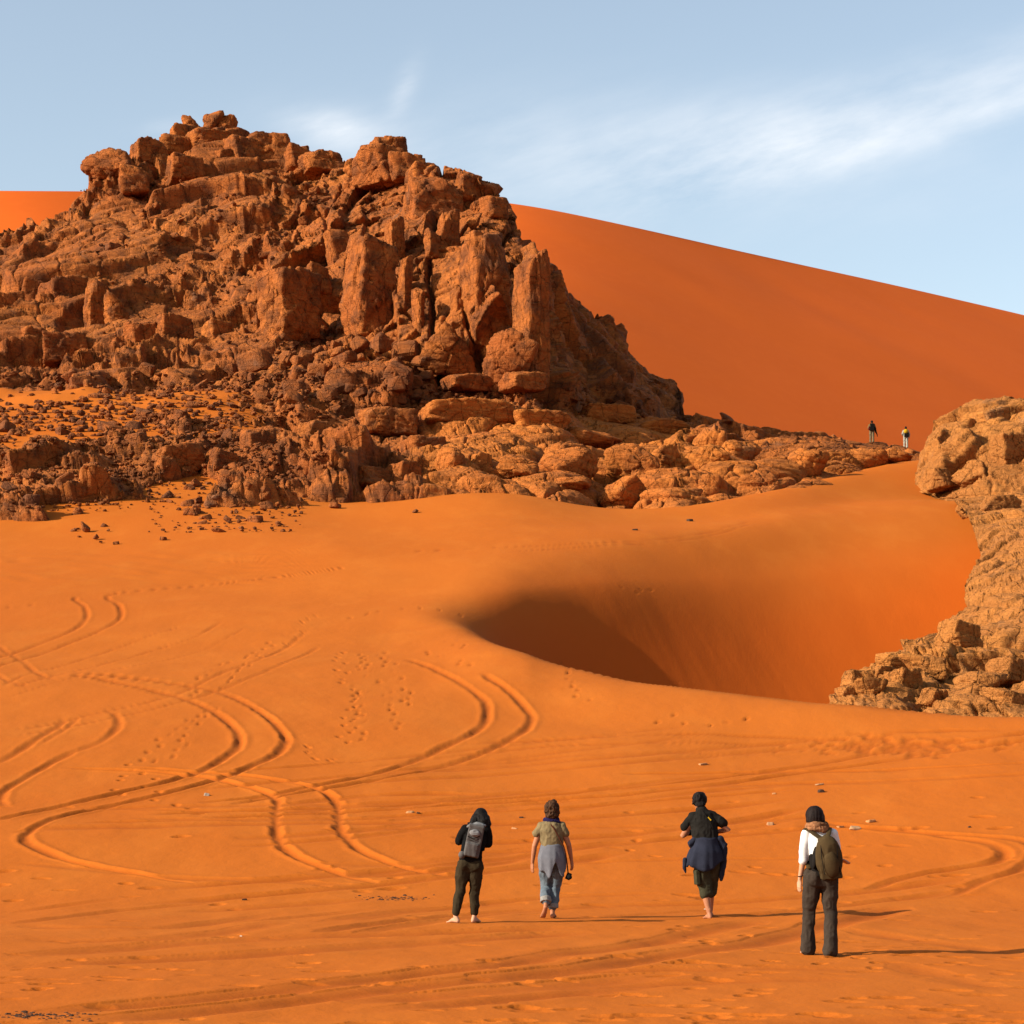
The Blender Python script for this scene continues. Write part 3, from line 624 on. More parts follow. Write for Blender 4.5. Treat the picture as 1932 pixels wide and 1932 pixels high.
for r in range(len(rows)+NTop):
    rr = min(r, len(rows)-1); py = rows[rr]; extra = (r-rr)
    px = np.concatenate([pl[rr]+np.linspace(1, 0, NBk+1)[:-1]*160, pl[rr]+sF*(2420-pl[rr])])
    turn = np.concatenate([9+np.linspace(1, 0, NBk+1)[:-1]*26, 9*np.exp(-((px[NBk:]-pl[rr])/F*od[rr])/1.5)])
    lean = np.clip((px-1950)/600, 0, 1)*-3
    dd = od[rr]+turn*(.35+.65*sstep(1250, 1150, py))+lean
    z = np.full_like(dd, zof(py, od[rr]))+0*dd
    z = zof(py, dd)
    if extra:
        dd = dd+extra*1.1; z = z-.05*extra-.012*extra**2
    OVv[r, :, 0] = xof(px, dd); OVv[r, :, 1] = dd; OVv[r, :, 2] = z; OPX[r] = px; OPY[r] = py
ob = OVv.reshape(-1, 3); opx = OPX.ravel(); opy = OPY.ravel()
lowm = sstep(1190, 1235, opy); upm = 1-sstep(900, 960, opy)
a1, e1, f1 = facets(ob, (3.6, 3.6, 2.6), 211, 1.0); a2, e2, f2 = facets(ob, (1.5, 1.7, .9), 223, 1.3); a3, e3, f3 = facets(ob, (.55, .6, .38), 237, 1.3)
b1, be, bf = facets(ob, (5, 5, 5), 251, 1.0)
a4, e4, f4 = facets(ob, (.22, .24, .15), 239, 1.3, soft=.3)
lev = ob[:, 2]+ob[:, 0]*.06+.03*ob[:, 1]
q1, q2, _ = beds(lev/.62+.5*fbm(ob*.25, 291, 2), 501, 5); q3, q4, _ = beds(lev/.2+.7*fbm(ob*.5, 292, 2), 511, 3)
pit = np.clip(fbm(ob*1.6, 295, 3)-.35, 0, 1)
dsp = .28*a1+.07*a2+.03*a3+.025*a4+.20*thin(e1, .05)+.09*thin(e2, .03)+.03*thin(e3, .05)+.09*q1+.09*q2+.022*q3+.03*q4+.035*fbm(ob*3, 294, 3)-.22*pit
dsp += lowm*(.30*a1+.12*a2+.05*a3+.22*thin(e2, .05)) + upm*(.9*b1+.35*thin(be, .05)+.25*a1)
dsp -= .55*np.exp(-((opy-1215)/7)**2)*sstep(1770, 1840, opx)          # undercut bedding plane
dsp -= .25*np.exp(-((opy-1143)/4)**2)
OVd = ob+np.stack([np.full_like(dsp, -.45), np.full_like(dsp, -.72), np.full_like(dsp, .45)], 1)*dsp[:, None]
outcrop = tag(link('rock_outcrop', mesh_np('rock_outcrop', OVd, grid_faces(len(rows)+NTop, NCo, True)), M_PALE), kind='structure')

# ------------------------------------------------------------------ depth of the built surfaces (for setting stones on them)
ZB = np.full((260, 400), 9e9); HB = np.full((260, 400), 9e9)
def splat(buf, V):
    a = ((V[:, 0]/V[:, 1]*F+966)/5).astype(int)+6; b = (pyof(V[:, 2], V[:, 1])/5).astype(int)
    k = (a >= 0) & (a < 400) & (b >= 0) & (b < 260+140)
    b2 = b-0; k &= b2 < 260
    np.minimum.at(buf, (b2[k], a[k]), V[k, 1])
splat(ZB, HVd); splat(HB, base); splat(ZB, sandV)
def depth_at(px, py, buf=None):
    buf = ZB if buf is None else buf
    a = int(px/5)+6; b = int(py/5)
    w = buf[max(0, b-1):b+2, max(0, a-1):a+2]; w = w[w < 1e9]
    if buf is ZB and len(w) and w.max()-w.min() > 9: return None
    return float(np.median(w)) if len(w) else None

# ------------------------------------------------------------------ rocks: star-shaped faceted stones
def sphere_grid(n):
    V = []; Q = []
    for ax in range(3):
        for sg in (-1, 1):
            o = len(V); a = np.tan(np.linspace(-1, 1, n)*math.pi/4)
            for i in range(n):
                for j in range(n):
                    v = [0, 0, 0]; v[ax] = sg; v[(ax+1) % 3] = a[i]*sg; v[(ax+2) % 3] = a[j]; V.append(v)
            for i in range(n-1):
                for j in range(n-1): Q.append((o+i*n+j, o+(i+1)*n+j, o+(i+1)*n+j+1, o+i*n+j+1))
    V = np.array(V, float); V /= np.linalg.norm(V, axis=1)[:, None]
    key = np.round(V*1e5).astype(np.int64); _, idx, inv = np.unique(key, axis=0, return_index=True, return_inverse=True)
    return V[idx], inv.ravel()[np.array(Q)]
SG = {n: sphere_grid(n) for n in (4, 6, 9, 15, 26)}
def planes_random(r, n=13):
    v = r.normal(size=(n, 3)); v /= np.linalg.norm(v, axis=1)[:, None]; return [(a, r.uniform(.62, 1.0)) for a in v]
def planes_box(r, jit=.11):
    o = []
    for ax in range(3):
        for sg in (-1, 1):
            v = np.zeros(3); v[ax] = sg; v += r.normal(size=3)*jit; v /= np.linalg.norm(v); o.append((v, r.uniform(.62, .85)))
    for _ in range(5):
        v = r.normal(size=3); v[2] += .3; v /= np.linalg.norm(v); o.append((v, r.uniform(.82, 1.05)))
    return o
def rock_mesh(name, n, dims, kind, seed, rough=.05, rnd=10., bedamp=0.0, yaw=0.0, worldscale=1.0):
    r = np.random.default_rng(seed); D, Q = SG[n]
    pl_ = planes_box(r) if kind == 'box' else planes_random(r) if kind == 'rand' else planes_random(r, 20)
    acc = 0
    for nv, h in pl_:
        acc = acc+np.maximum(D@nv/h, 0)**rnd
    rad = acc**(-1/rnd)
    V = D*rad[:, None]
    ex = np.abs(V).max(0); V = V/ex*np.array(dims)/2
    m = min(dims)
    N = D
    off = rough*.5*m*fbm(V/m*2.2+seed*1.7, seed % 97, 4)
    if n >= 15:
        a, e, f = facets(V+seed*3.1, (m*.42,)*3, seed % 89+300, 1.2)
        off += .035*m*a-.06*m*np.exp(-(e/.035)**2)
        a, e, f = facets(V+seed*3.1, (m*.17,)*3, seed % 83+400, 1.2); off += .016*m*a-.018*m*np.exp(-(e/.05)**2)
    if bedamp:
        lev = V[:, 2]+V[:, 0]*.12+.1*m*fbm(V/m, seed % 71, 2)
        q1, q2, _ = beds(lev/.9+seed, seed % 61, 5); q3, q4, _ = beds(lev/.34+seed, seed % 59, 4); off += bedamp*(.6*q1+1.0*q2+.35*q3+.4*q4)
    V = V+N*off[:, None]
    if yaw:
        c, s = math.cos(yaw), math.sin(yaw); V = np.stack([V[:, 0]*c-V[:, 1]*s, V[:, 0]*s+V[:, 1]*c, V[:, 2]], 1)
        w = V[:, 0].max()-V[:, 0].min(); V[:, 0] *= dims[0]/w
    return mesh_np(name, V, Q, n >= 15)

# bedrock blocks of the hill that can be told apart: cx, cy, w, h (reference pixels), kind, yaw, sink (share of depth behind the face)
BL = [
 (700,545,112,205,'box',.55,.30),(548,585,120,150,'box',.75,.35),(838,655,108,128,'dome',.2,.30),(952,678,102,118,'dome',.2,.28),(912,560,104,205,'box',.35,.36),
 (1002,612,74,262,'box',.6,.42),(725,316,112,80,'box',.5,.6),(733,288,80,54,'box',.35,.6),(765,318,70,60,'box',.5,.6),(800,335,70,40,'box',.4,.5),(882,360,58,76,'box',.5,.4),(934,398,56,54,'box',.6,.5),(812,385,110,110,'box',.4,.45),
 (816,462,34,58,'box',.6,.25),(765,560,30,150,'box',.5,.3),(790,600,26,120,'box',.7,.3),(868,582,38,92,'box',.5,.2),(893,422,30,40,'rand',.5,.3),(905,392,32,28,'rand',.4,.3),
 (745,470,40,110,'box',.5,.35),(845,440,50,80,'box',.4,.35),(905,470,60,70,'box',.5,.35),(640,470,60,70,'box',.4,.4),(600,530,50,60,'box',.5,.35),
 (362,242,38,40,'dome',.3,.5),(392,236,42,46,'dome',.5,.5),(426,236,40,36,'rand',.5,.55),(345,256,50,36,'box',.4,.5),(442,262,54,36,'box',.5,.5),(398,270,90,36,'box',.4,.55),(372,262,50,34,'dome',.4,.45),(418,258,44,34,'box',.7,.45),(348,325,76,72,'box',.5,.35),(212,320,96,78,'dome',.2,.45),(285,300,74,66,'box',.5,.4),
 (252,345,60,60,'box',.4,.35),(330,275,60,40,'box',.3,.45),(505,285,104,56,'box',.3,.5),(600,312,96,44,'box',.3,.5),(455,292,74,56,'box',.6,.4),(420,300,44,44,'box',.7,.3),(665,320,36,40,'rand',.5,.4),
 (560,300,50,50,'box',.5,.4),(118,575,96,110,'box',.65,.4),(182,595,56,120,'box',.5,.4),(222,605,54,100,'dome',.5,.4),(62,640,60,56,'box',.6,.35),(262,640,74,80,'box',.5,.4),
 (325,635,76,76,'box',.5,.4),(118,660,90,56,'box',.4,.4),(20,600,70,90,'box',.5,.45),(60,560,50,60,'box',.5,.4),(410,640,60,60,'box',.5,.45),
 (490,850,72,96,'box',.6,.35),(548,866,58,72,'box',.6,.35),(648,872,122,72,'box',.62,.4),(424,875,64,56,'box',.55,.4),(335,868,110,54,'box',.5,.45),(590,820,70,50,'box',.5,.45),
 (852,885,64,76,'dome',.6,.4),(905,880,46,60,'box',.5,.4),(980,885,78,56,'dome',.4,.4),(1075,878,108,72,'dome',.5,.4),(1075,915,100,36,'dome',.3,.4),(1192,885,104,84,'dome',.5,.38),(1170,935,90,60,'dome',.4,.4),
 (1262,945,120,44,'dome',.4,.4),(1342,872,110,62,'dome',.5,.38),(1340,922,60,50,'dome',.5,.4),(1435,914,84,54,'dome',.5,.4),(1528,878,76,56,'dome',.6,.38),(1620,872,120,44,'dome',.3,.4),(1470,845,120,40,'dome',.3,.45),
 (1260,872,74,70,'dome',.5,.4),(1395,855,80,50,'dome',.5,.4),(1570,850,90,34,'dome',.4,.5),(1680,862,70,26,'dome',.3,.5),
 (740,800,120,60,'box',.4,.5),(870,790,190,50,'box',.3,.55),(700,905,90,46,'dome',.4,.45),(760,900,70,56,'box',.6,.4),(620,925,90,40,'dome',.4,.45),(1020,800,120,44,'box',.3,.55),(1140,790,110,36,'box',.4,.55),
 (930,835,120,44,'dome',.4,.5),(1110,830,140,44,'dome',.4,.5),(1250,815,120,40,'dome',.3,.5),(800,850,90,50,'box',.5,.45),
 (990,722,90,34,'box',.4,.4),(880,725,100,30,'box',.4,.4),
]
for n_, (cx, cy, w, h, kd0, yaw, sink) in enumerate(BL):
    d = depth_at(cx, cy+h*.15, HB)
    if d is None: d = depth_at(cx, cy+h*.5, HB) or 190
    m = d/F; wm = w*m; hm = h*m*1.04; dm = max(wm*.9, min(hm*.5, wm*1.6))
    big = max(w, h) > 70
    me = rock_mesh('rock_block', 26 if big else 15, (wm*1.04, dm, hm), {'box': 'box', 'dome': 'rand', 'rand': 'rand'}[kd0], 1000+n_*7,
                   .05, 24 if kd0 == 'box' else 7, .10 if kd0 == 'dome' else .05, yaw)
    o = link('rock_block', me, M_LOW if (cy > 740 and cx > 820) else M_HILL, hill)
    dd = d+dm*((sink-.5)*.6+(.14 if cy < 740 else .24))
    o.location = (xof(cx, dd), dd, zof(cy, dd)); o.rotation_euler = (rng.normal(0, .05), rng.normal(0, .06), 0)
# ledge blocks of the outcrop
OB = [(1640,1306,72,52,60.2,.7),(1705,1292,70,58,61,.5),(1612,1278,50,30,62.5,.4),(1755,1262,90,50,63.2,.4),(1690,1250,70,36,64.5,.4),(1810,1200,90,56,66.8,.5),(1845,1292,110,70,59.5,.4),(1760,1318,60,34,58.6,.6),(1600,1312,50,30,60.5,.4),
      (1900,1270,90,60,61,.5),(1660,1272,60,30,62.5,.5),(1900,1322,100,44,58,.4),(1800,860,90,90,144.5,.6),(1872,792,70,44,149.0,.5),(1905,850,80,70,142.0,.5),(1845,900,80,60,141.0,.5),(1770,905,60,44,142.0,.5),(1880,955,90,40,104,.4),(1822,962,44,32,108,.4)]
for n_, (cx, cy, w, h, d, yaw) in enumerate(OB):
    m = d/F; wm = w*m; hm = h*m; dm = wm*.9
    me = rock_mesh('rock_block', 26, (wm, dm, hm), 'box' if n_ % 3 else 'rand', 5000+n_*3, .04, 18, .03, yaw)
    o = link('rock_block', me, M_PALE, outcrop); dd = d+dm*.40
    o.location = (xof(cx, dd), dd, zof(cy, dd)); o.rotation_euler = (rng.normal(0, .05), rng.normal(0, .08), 0)

# loose boulders
BM = [rock_mesh('boulder', 9, (1, rng.uniform(.7, 1), rng.uniform(.5, .85)), 'box' if k % 2 else 'rand', 9000+k, .05, 12) for k in range(16)]
for b in BM: b.materials.append(M_SCREE)
def boulder(px, py, w, label, group=None, mesh=None, mat=None, lift=.0, name='boulder', cat='boulder', d=None):
    d = d or depth_at(px, py)
    if d is None: return None
    s = w*d/F
    o = bpy.data.objects.new(name, mesh or random.choice(BM)); COL.objects.link(o)
    o.location = (xof(px, d), d+s*.1, zof(py, d)+s*lift); o.scale = (s, s*random.uniform(.8, 1.1), s*random.uniform(.75, 1.1))
    o.rotation_euler = (random.gauss(0, .35), random.gauss(0, .35), random.uniform(0, 6.28))
    return tag(o, label, cat, group)
def region(n, poly, lo_, hi_, label, group, pw=2.2):
    xs = [p[0] for p in poly]; ys = [p[1] for p in poly]; k = 0; tries = 0
    while k < n and tries < n*40:
        tries += 1
        x = random.uniform(min(xs), max(xs)); y = random.uniform(min(ys), max(ys)); ins = False; j = len(poly)-1
        for i in range(len(poly)):
            if (poly[i][1] > y) != (poly[j][1] > y) and x < (poly[j][0]-poly[i][0])*(y-poly[i][1])/(poly[j][1]-poly[i][1])+poly[i][0]: ins = not ins
            j = i
        if not ins: continue
        if boulder(x, y, lo_+(hi_-lo_)*random.random()**pw, label, group): k += 1
region(88, [(440,690),(560,620),(680,640),(790,640),(830,720),(820,760),(640,780),(470,760)], 20, 62, 'brown angular boulder in the tumbled heap at the foot of the cliff', 'boulders heaped at the cliff foot', 1.6)
region(96, [(-20,720),(250,690),(470,740),(600,790),(420,830),(230,880),(180,940),(-20,950)], 16, 50, 'dark brown boulder on the sandy scree slope left of the ledges', 'boulders on the sandy scree slope')
region(44, [(290,910),(480,900),(560,930),(545,965),(470,1000),(400,1005),(320,995),(300,950)], 12, 40, 'dark boulder at the ragged lower end of the scree, on bare sand', 'boulders at the lower end of the scree')
region(36, [(180,420),(420,330),(620,360),(560,470),(380,560),(180,560)], 9, 30, 'small brown block lying on the upper slope of the rocky hill', 'blocks on the upper slope')
region(24, [(840,728),(1100,735),(1230,765),(1220,785),(1050,760),(850,752)], 9, 30, 'brown stone lying on the ledge under the shaded cliff', 'stones on the ledge')
def single_out(grp, name, place):
    L = [o for o in COL.objects if o.get('group') == grp]
    im = lambda o: (o.location.x/o.location.y*F+966, pyof(o.location.z, o.location.y), o.scale.x/o.location.y)
    for what, key in (('largest', lambda o: -im(o)[2]), ('leftmost', lambda o: im(o)[0]), ('rightmost', lambda o: -im(o)[0]), ('topmost', lambda o: im(o)[1]), ('lowest', lambda o: -im(o)[1])):
        c = sorted((o for o in L if not o.get('single')), key=key)[0]
        if sorted(L, key=key)[0] is c: c['label'] = f'{what} {name} {place}'; c['single'] = 1
    for o in L:
        if o.get('single'): del o['single']
single_out('boulders heaped at the cliff foot', 'brown boulder', 'of the tumbled heap at the foot of the cliff')
single_out('boulders on the sandy scree slope', 'dark brown boulder', 'of the sandy scree slope left of the ledges')
single_out('boulders at the lower end of the scree', 'dark boulder', 'of the ragged lower scree end on bare sand')
single_out('blocks on the upper slope', 'small brown block', 'on the upper slope of the rocky hill')
single_out('stones on the ledge', 'brown stone', 'on the ledge under the shaded cliff')
boulder(1378, 796, 44, 'rounded brown boulder alone on the ridge below the shaded cliff', d=depth_at(1372, 806), lift=.05)
boulder(1180, 772, 40, 'pointed pale brown boulder standing on the ledge in front of the shaded cliff', lift=.1)
boulder(162, 1001, 32, 'larger pale boulder of the small cluster on the sand at the left', lift=.1)
boulder(181, 1015, 20, 'smaller tan boulder just below the larger pale one on the left sand', lift=.1)
boulder(219, 1026, 13, 'small brown stone right of the boulder cluster on the left sand', lift=.05)
boulder(308, 1017, 14, 'flat reddish stone alone on the sand under the scree end', lift=.05)
for x, y, w in ((140,1004,14),(150,1012,10),(196,992,14),(205,1000,9),(146,998,10),(190,1022,9)):
    boulder(x, y, w, 'little brown stone in the small cluster on the left sand', 'little stones of the left cluster')
boulder(527, 985, 28, 'flat dark stone half sunk in sand right of the scree end', lift=-.15)
boulder(632, 955, 22, 'dark triangular boulder on sand below the cracked ledge', lift=.05)
boulder(784, 965, 15, 'thin dark stone lying on smooth sand below the middle ledge', lift=0)

# rubble too small to pick apart
def rubble(name, regs, mat, seed):
    r = np.random.default_rng(seed); Vs = []; Qs = []; o = 0; D, Q = SG[4]
    for n, (x0, x1, y0, y1), lo_, hi_ in regs:
        for _ in range(n):
            px = r.uniform(x0, x1); py = r.uniform(y0, y1); d = depth_at(px, py)
            if d is None: continue
            s = (lo_+(hi_-lo_)*r.random()**2)*d/F
            V = D*(1+r.uniform(-.25, .25, (len(D), 1)))*np.array([1, r.uniform(.6, 1), r.uniform(.4, .8)])*s/2
            a = r.uniform(0, 6.28); c, q = math.cos(a), math.sin(a)
            V = np.stack([V[:, 0]*c-V[:, 1]*q, V[:, 0]*q+V[:, 1]*c, V[:, 2]], 1)+np.array([xof(px, d), d, zof(py, d)+s*.1])
            Vs.append(V); Qs.append(Q+o); o += len(V)
    return tag(link(name, mesh_np(name, np.concatenate(Vs), np.concatenate(Qs), False), mat), kind='stuff')
tag(rubble('rubble', [(1150,(-20,640,705,900),5,15),(520,(-20,460,728,840),6,19),(420,(-20,330,870,965),4,12),(260,(280,570,890,1005),4,10),(420,(430,850,640,790),5,14),(260,(150,650,340,640),4,10),(140,(830,1240,735,790),4,10),(80,(600,1100,740,800),4,9)], M_SCREE, 5),
    'loose brown rubble between the boulders of the scree and the ledges', 'rubble')

# single stones on the sand
STM = {'white': simple('white_stone', (.34, .26, .19)), 'tan': simple('tan_stone', (.34, .16, .065)), 'dark': simple('dark_stone', (.05, .024, .014)), 'pale': simple('pale_stone', (.33, .18, .09))}
def stone(px, py, w, mat, label, hgt=.6, seed=0):
    d = float(sand_hit(px, py)); s = .85*w*d/F
    me = rock_mesh('stone', 9, (s, s*.8, s*hgt), 'box', 7000+seed, .04, 12); me.materials.append(STM[mat])
    o = bpy.data.objects.new('stone', me); COL.objects.link(o)
    o.location = (xof(px, d), d, sand_top(px, d)+s*hgt*.12); o.rotation_euler = (random.gauss(0, .1), random.gauss(0, .1), random.uniform(-.6, .6))
    tag(o, label, 'stone')
for i, a in enumerate([
 (390,1501,13,'white','small white stone lying between the wheel tracks on the left',.75),
 (774,1529,20,'tan','flat tan stone on the sand left of the woman with the grey backpack',.3),
 (789,1530,8,'dark','tiny dark stone touching the right end of the flat tan stone',.6),
 (983,1537,11,'dark','small dark stone on the sand between the two left walkers, the farther one',.5),
 (970,1555,14,'tan','low tan stone between the heads of the two left walkers',.35),
 (1453,1549,17,'pale','pale squared stone on the sand between the two right walkers',.65),
 (1546,1480,22,'pale','thin flat pale stone beyond the head of the rightmost walker',.25),
 (1549,1493,18,'dark','dark pointed stone just in front of the thin flat pale stone',.6),
 (1613,1562,27,'pale','largest pale stone lying right of the rightmost walker',.45),
 (1643,1548,22,'tan','tan stone a little beyond the largest pale stone at right',.4),
 (1586,1554,16,'tan','low thin tan stone near the shoulder of the rightmost walker',.3),
 (1829,1560,9,'dark','tiny dark stone alone on the sand at the far right',.6),
 (1325,1441,22,'tan','low tan clod on the sand beyond the man in black',.3),
 (1460,1497,9,'tan','small reddish stone left of the dark pointed stone',.5),
 (1302,982,14,'dark','dark stone on the upper sand under the rounded ledges, right one of two',.6),
 (1198,999,13,'dark','dark stone on the upper sand under the rounded ledges, left one of two',.45),
 (1330,1712,6,'white','tiny white pebble by the shorts of the man in black',.7),
 (455,1766,6,'white','tiny white pebble on the lower left sand',.7),
 (462,1696,12,'dark','small dark clod on the sand left of the dark gravel patch',.4),
]): stone(*a, seed=i)
def grit(name, label, cx, cy, ex, ey, n, seed, big=.06):
    r = np.random.default_rng(seed); Vs = []; Qs = []; o = 0; D, Q = SG[4]
    for _ in range(n):
        px = cx+r.normal(0, .45)*ex; py = cy+r.normal(0, .4)*ey; d = float(sand_hit(px, py)); s = .006+(big-.006)*r.random()**2.5
        V = D*(1+r.uniform(-.3, .3, (len(D), 1)))*s*np.array([1.2, .8, .55]); V = V+np.array([xof(px, d), d, sand_top(px, d)+s*.05]); Vs.append(V); Qs.append(Q+o); o += len(V)
    tag(link(name, mesh_np(name, np.concatenate(Vs), np.concatenate(Qs), False), STM['dark']), label, 'gravel', None, 'stuff')
grit('dark_gravel', 'scatter of dark gravel on the sand left of the woman with the grey backpack', 745, 1691, 80, 6, 100, 3, .026)
grit('dark_gravel', 'scatter of dark gravel at the lower left corner of the sand', 70, 1917, 120, 10, 130, 4, .024)

# ------------------------------------------------------------------ people
class Shape:
    def __init__(s): s.V = []; s.Q = []; s.o = 0
    def add(s, V, Q): s.V.append(np.asarray(V, float)); s.Q += [tuple(i+s.o for i in q) for q in Q]; s.o += len(V); return s
    def tube(s, pts, rad, right=(1, 0, 0), n=14, round_=True):
        """closed tube through pts; rad = r or (rx, ry) at each point"""
        P = [np.array(p, float) for p in pts]; R = [(r, r) if not isinstance(r, tuple) else r for r in rad]
        def tan(i):
            t = P[min(i+1, len(P)-1)]-P[max(i-1, 0)]; return t/(np.linalg.norm(t)+1e-9)
        rings = []
        def ring(c, t, rx, ry):
            u = np.array(right, float); u = u-u.dot(t)*t
            if np.linalg.norm(u) < .2: u = np.array([0, 1., 0]); u = u-u.dot(t)*t
            u /= np.linalg.norm(u); v = np.cross(t, u)
            a = np.arange(n)*2*math.pi/n
            rings.append(c+rx*np.cos(a)[:, None]*u+ry*np.sin(a)[:, None]*v)
        t0 = tan(0); m0 = min(R[0])
        for k in ((.97, .25), (.75, .66), (.4, .92)) if round_ else ((0, .02),): ring(P[0]-t0*m0*k[0], t0, R[0][0]*k[1], R[0][1]*k[1])
        for i in range(len(P)): ring(P[i], tan(i), *R[i])
        t1 = tan(len(P)-1); m1 = min(R[-1])
        for k in ((.4, .92), (.75, .66), (.97, .25)) if round_ else ((0, .02),): ring(P[-1]+t1*m1*k[0], t1, R[-1][0]*k[1], R[-1][1]*k[1])
        V = np.concatenate(rings); Q = []
        for i in range(len(rings)-1):
            for j in range(n): Q.append((i*n+j, i*n+(j+1) % n, (i+1)*n+(j+1) % n, (i+1)*n+j))
        Q.append(tuple(range(n))[::-1]); Q.append(tuple((len(rings)-1)*n+j for j in range(n)))
        return s.add(V, Q)
    def ell(s, c, r, rot=(0, 0, 0)):
        D, Q = SG[6]; from mathutils import Euler
        M = np.array(Euler(rot).to_matrix()); return s.add((D*np.array(r))@M.T+np.array(c), [tuple(q) for q in Q])
    def box(s, c, h, rot=(0, 0, 0)):
        from mathutils import Euler
        M = np.array(Euler(rot).to_matrix()); V = np.array([[x, y, z] for x in (-1, 1) for y in (-1, 1) for z in (-1, 1)], float)*np.array(h)
        return s.add(V@M.T+np.array(c), [(0, 1, 3, 2), (4, 6, 7, 5), (0, 4, 5, 1), (2, 3, 7, 6), (0, 2, 6, 4), (1, 5, 7, 3)])
    def build(s, name, mat, parent=None, voxel=.008, smooth=4, wr=None, sc=1.0):
        me = bpy.data.meshes.new('tmp'); me.from_pydata(np.concatenate(s.V).tolist(), [], s.Q); me.update()
        o = bpy.data.objects.new('tmp', me); COL.objects.link(o)
        m = o.modifiers.new('r', 'REMESH'); m.mode = 'VOXEL'; m.voxel_size = voxel; m.use_smooth_shade = True
        if smooth: k = o.modifiers.new('s', 'SMOOTH'); k.factor = .5; k.iterations = smooth
        dg = bpy.context.evaluated_depsgraph_get(); ev = o.evaluated_get(dg); nm = bpy.data.meshes.new_from_object(ev)
        bpy.data.objects.remove(o); bpy.data.meshes.remove(me); nm.name = name
        n = len(nm.vertices); co = np.empty(n*3, np.float32); nm.vertices.foreach_get('co', co); co = co.reshape(-1, 3).astype(float)
        if wr:
            no = np.empty(n*3, np.float32); nm.vertices.foreach_get('normal', no); no = no.reshape(-1, 3)
            for amp, fr, sd in wr: co += no*(amp*(1-2*np.abs(vn3(co*np.array(fr)+sd, sd))))[:, None]
        nm.vertices.foreach_set('co', (co*sc).astype(np.float32).ravel()); nm.materials.clear(); nm.materials.append(mat); nm.update()
        for p in nm.polygons: p.use_smooth = True
        return link(name, nm, None, parent)
def hand(sh, w, d, palm, curl=.5, side=1, sc=1.0):
    """wrist, pointing direction, palm-facing direction: palm, four curled fingers, thumb"""
    w = np.array(w, float); d = np.array(d, float); d /= np.linalg.norm(d); p = np.array(palm, float); p = p-p.dot(d)*d; p /= np.linalg.norm(p)
    x = np.cross(d, p)*side
    sh.tube([w-d*.01, w+d*.035, w+d*.085*sc], [(.022, .018), (.038*sc, .017), (.040*sc, .014)], right=x)
    for k, L in enumerate((.070, .080, .076, .060)):
        b = w+d*.085*sc+x*(.028-.0185*k)*sc; a1 = curl*(.6+.12*k); dirs = [d*math.cos(a)+p*math.sin(a) for a in (a1*.5, a1*1.3, a1*2.0)]
        q = [b-d*.01]; 
        for dd, l in zip(dirs, (.45, .32, .23)): q.append(q[-1]+dd*L*l*sc)
        sh.tube(q, [.0088, .0085, .0078, .007], n=8)
    t = w+d*.03+x*.030*sc; sh.tube([t, t+(d*.7+x*.55+p*.35)*.035, t+(d*.95+x*.35+p*.5)*.062], [.0115, .0105, .0085], n=8)
def foot(sh, ank, toe, ground=.0):
    a = np.array(ank, float); t = np.array(toe, float); d = t-a; d[2] = 0; d /= np.linalg.norm(d)+1e-9; r = np.array([d[1], -d[0], 0])
    heel = a-d*.045; heel[2] = max(ground+.03, a[2]-.055); ball = a+(t-a)*.72; ball[2] = t[2]+.008
    sh.tube([a+np.array([0, 0, .05]), a, heel], [(.033, .035), (.034, .038), (.030, .030)], right=r)
    sh.tube([heel, a+(t-a)*.35+np.array([0, 0, -.02]), ball], [(.029, .028), (.036, .034), (.044, .020)], right=r)
    for k, L in enumerate((.050, .046, .042, .036, .028)):
        b = ball+r*(-.030+.016*k); sh.tube([b, b+(t-ball)/np.linalg.norm(t-ball)*L], [.012 if k == 0 or k == 4 else .0095, .009], n=8)
SKIN = simple('skin', (.28, .112, .055), .6, .08, 6); SKINP = simple('fair_skin', (.38, .20, .12), .6, .07, 6)
def cloth(name, c, var=.18):
    m = simple(name, tuple(x*.72 for x in c), .95, var, 9, .25, .004, 300); m.node_tree.nodes['Principled BSDF'].inputs['Specular IOR Level'].default_value = .03; return m
FAB = dict(black=cloth('black_cotton', (.008, .0075, .0075)), olive=cloth('dark_olive_cloth', (.034, .024, .013)), khaki=cloth('khaki_cotton', (.185, .135, .068)), greyblue=cloth('grey_blue_cotton', (.135, .135, .155)),
           denim=cloth('pale_denim', (.105, .128, .150), .3), cuff=cloth('denim_inside', (.24, .22, .20)), navy=cloth('navy_fleece', (.022, .024, .038)), charcoal=cloth('charcoal_cotton', (.016, .014, .012)), green=cloth('grey_green_canvas', (.044, .040, .023)),
           white=cloth('white_cotton', (.72, .70, .68), .04), grey=cloth('grey_brown_trouser', (.045, .033, .025)), navys=cloth('navy_scarf', (.018, .014, .055)), scarf=cloth('patterned_scarf', (.25, .11, .05), .6), packgrey=cloth('grey_pack_cloth', (.100, .090, .085), .2),
           packlight=cloth('light_grey_pack', (.17, .165, .165)), packbrown=cloth('olive_brown_pack', (.062, .040, .018)), strapb=cloth('brown_leather', (.075, .022, .012)), dark=cloth('dark_nylon', (.012, .010, .009)), tan=cloth('tan_shirt', (.17, .12, .05)), stone=cloth('stone_trouser', (.17, .12, .065)),
           sand=cloth('pale_trouser', (.36, .32, .25)), yellow=cloth('yellow_cloth', (.52, .30, .015)), red=cloth('dark_red_cloth', (.10, .012, .010)), orange=cloth('orange_trim', (.17, .055, .02)), sole=cloth('boot', (.04, .022, .012)))
HAIRB = simple('black_hair', (.004, .0025, .002), .7, .4, 30, .6, .01, 120); HAIRC = simple('brown_hair', (.038, .015, .005), .7, .7, 26, .8, .01, 90); HAIRD = simple('dark_brown_hair', (.008, .0035, .0025), .65, .4, 30, .6, .01, 120)
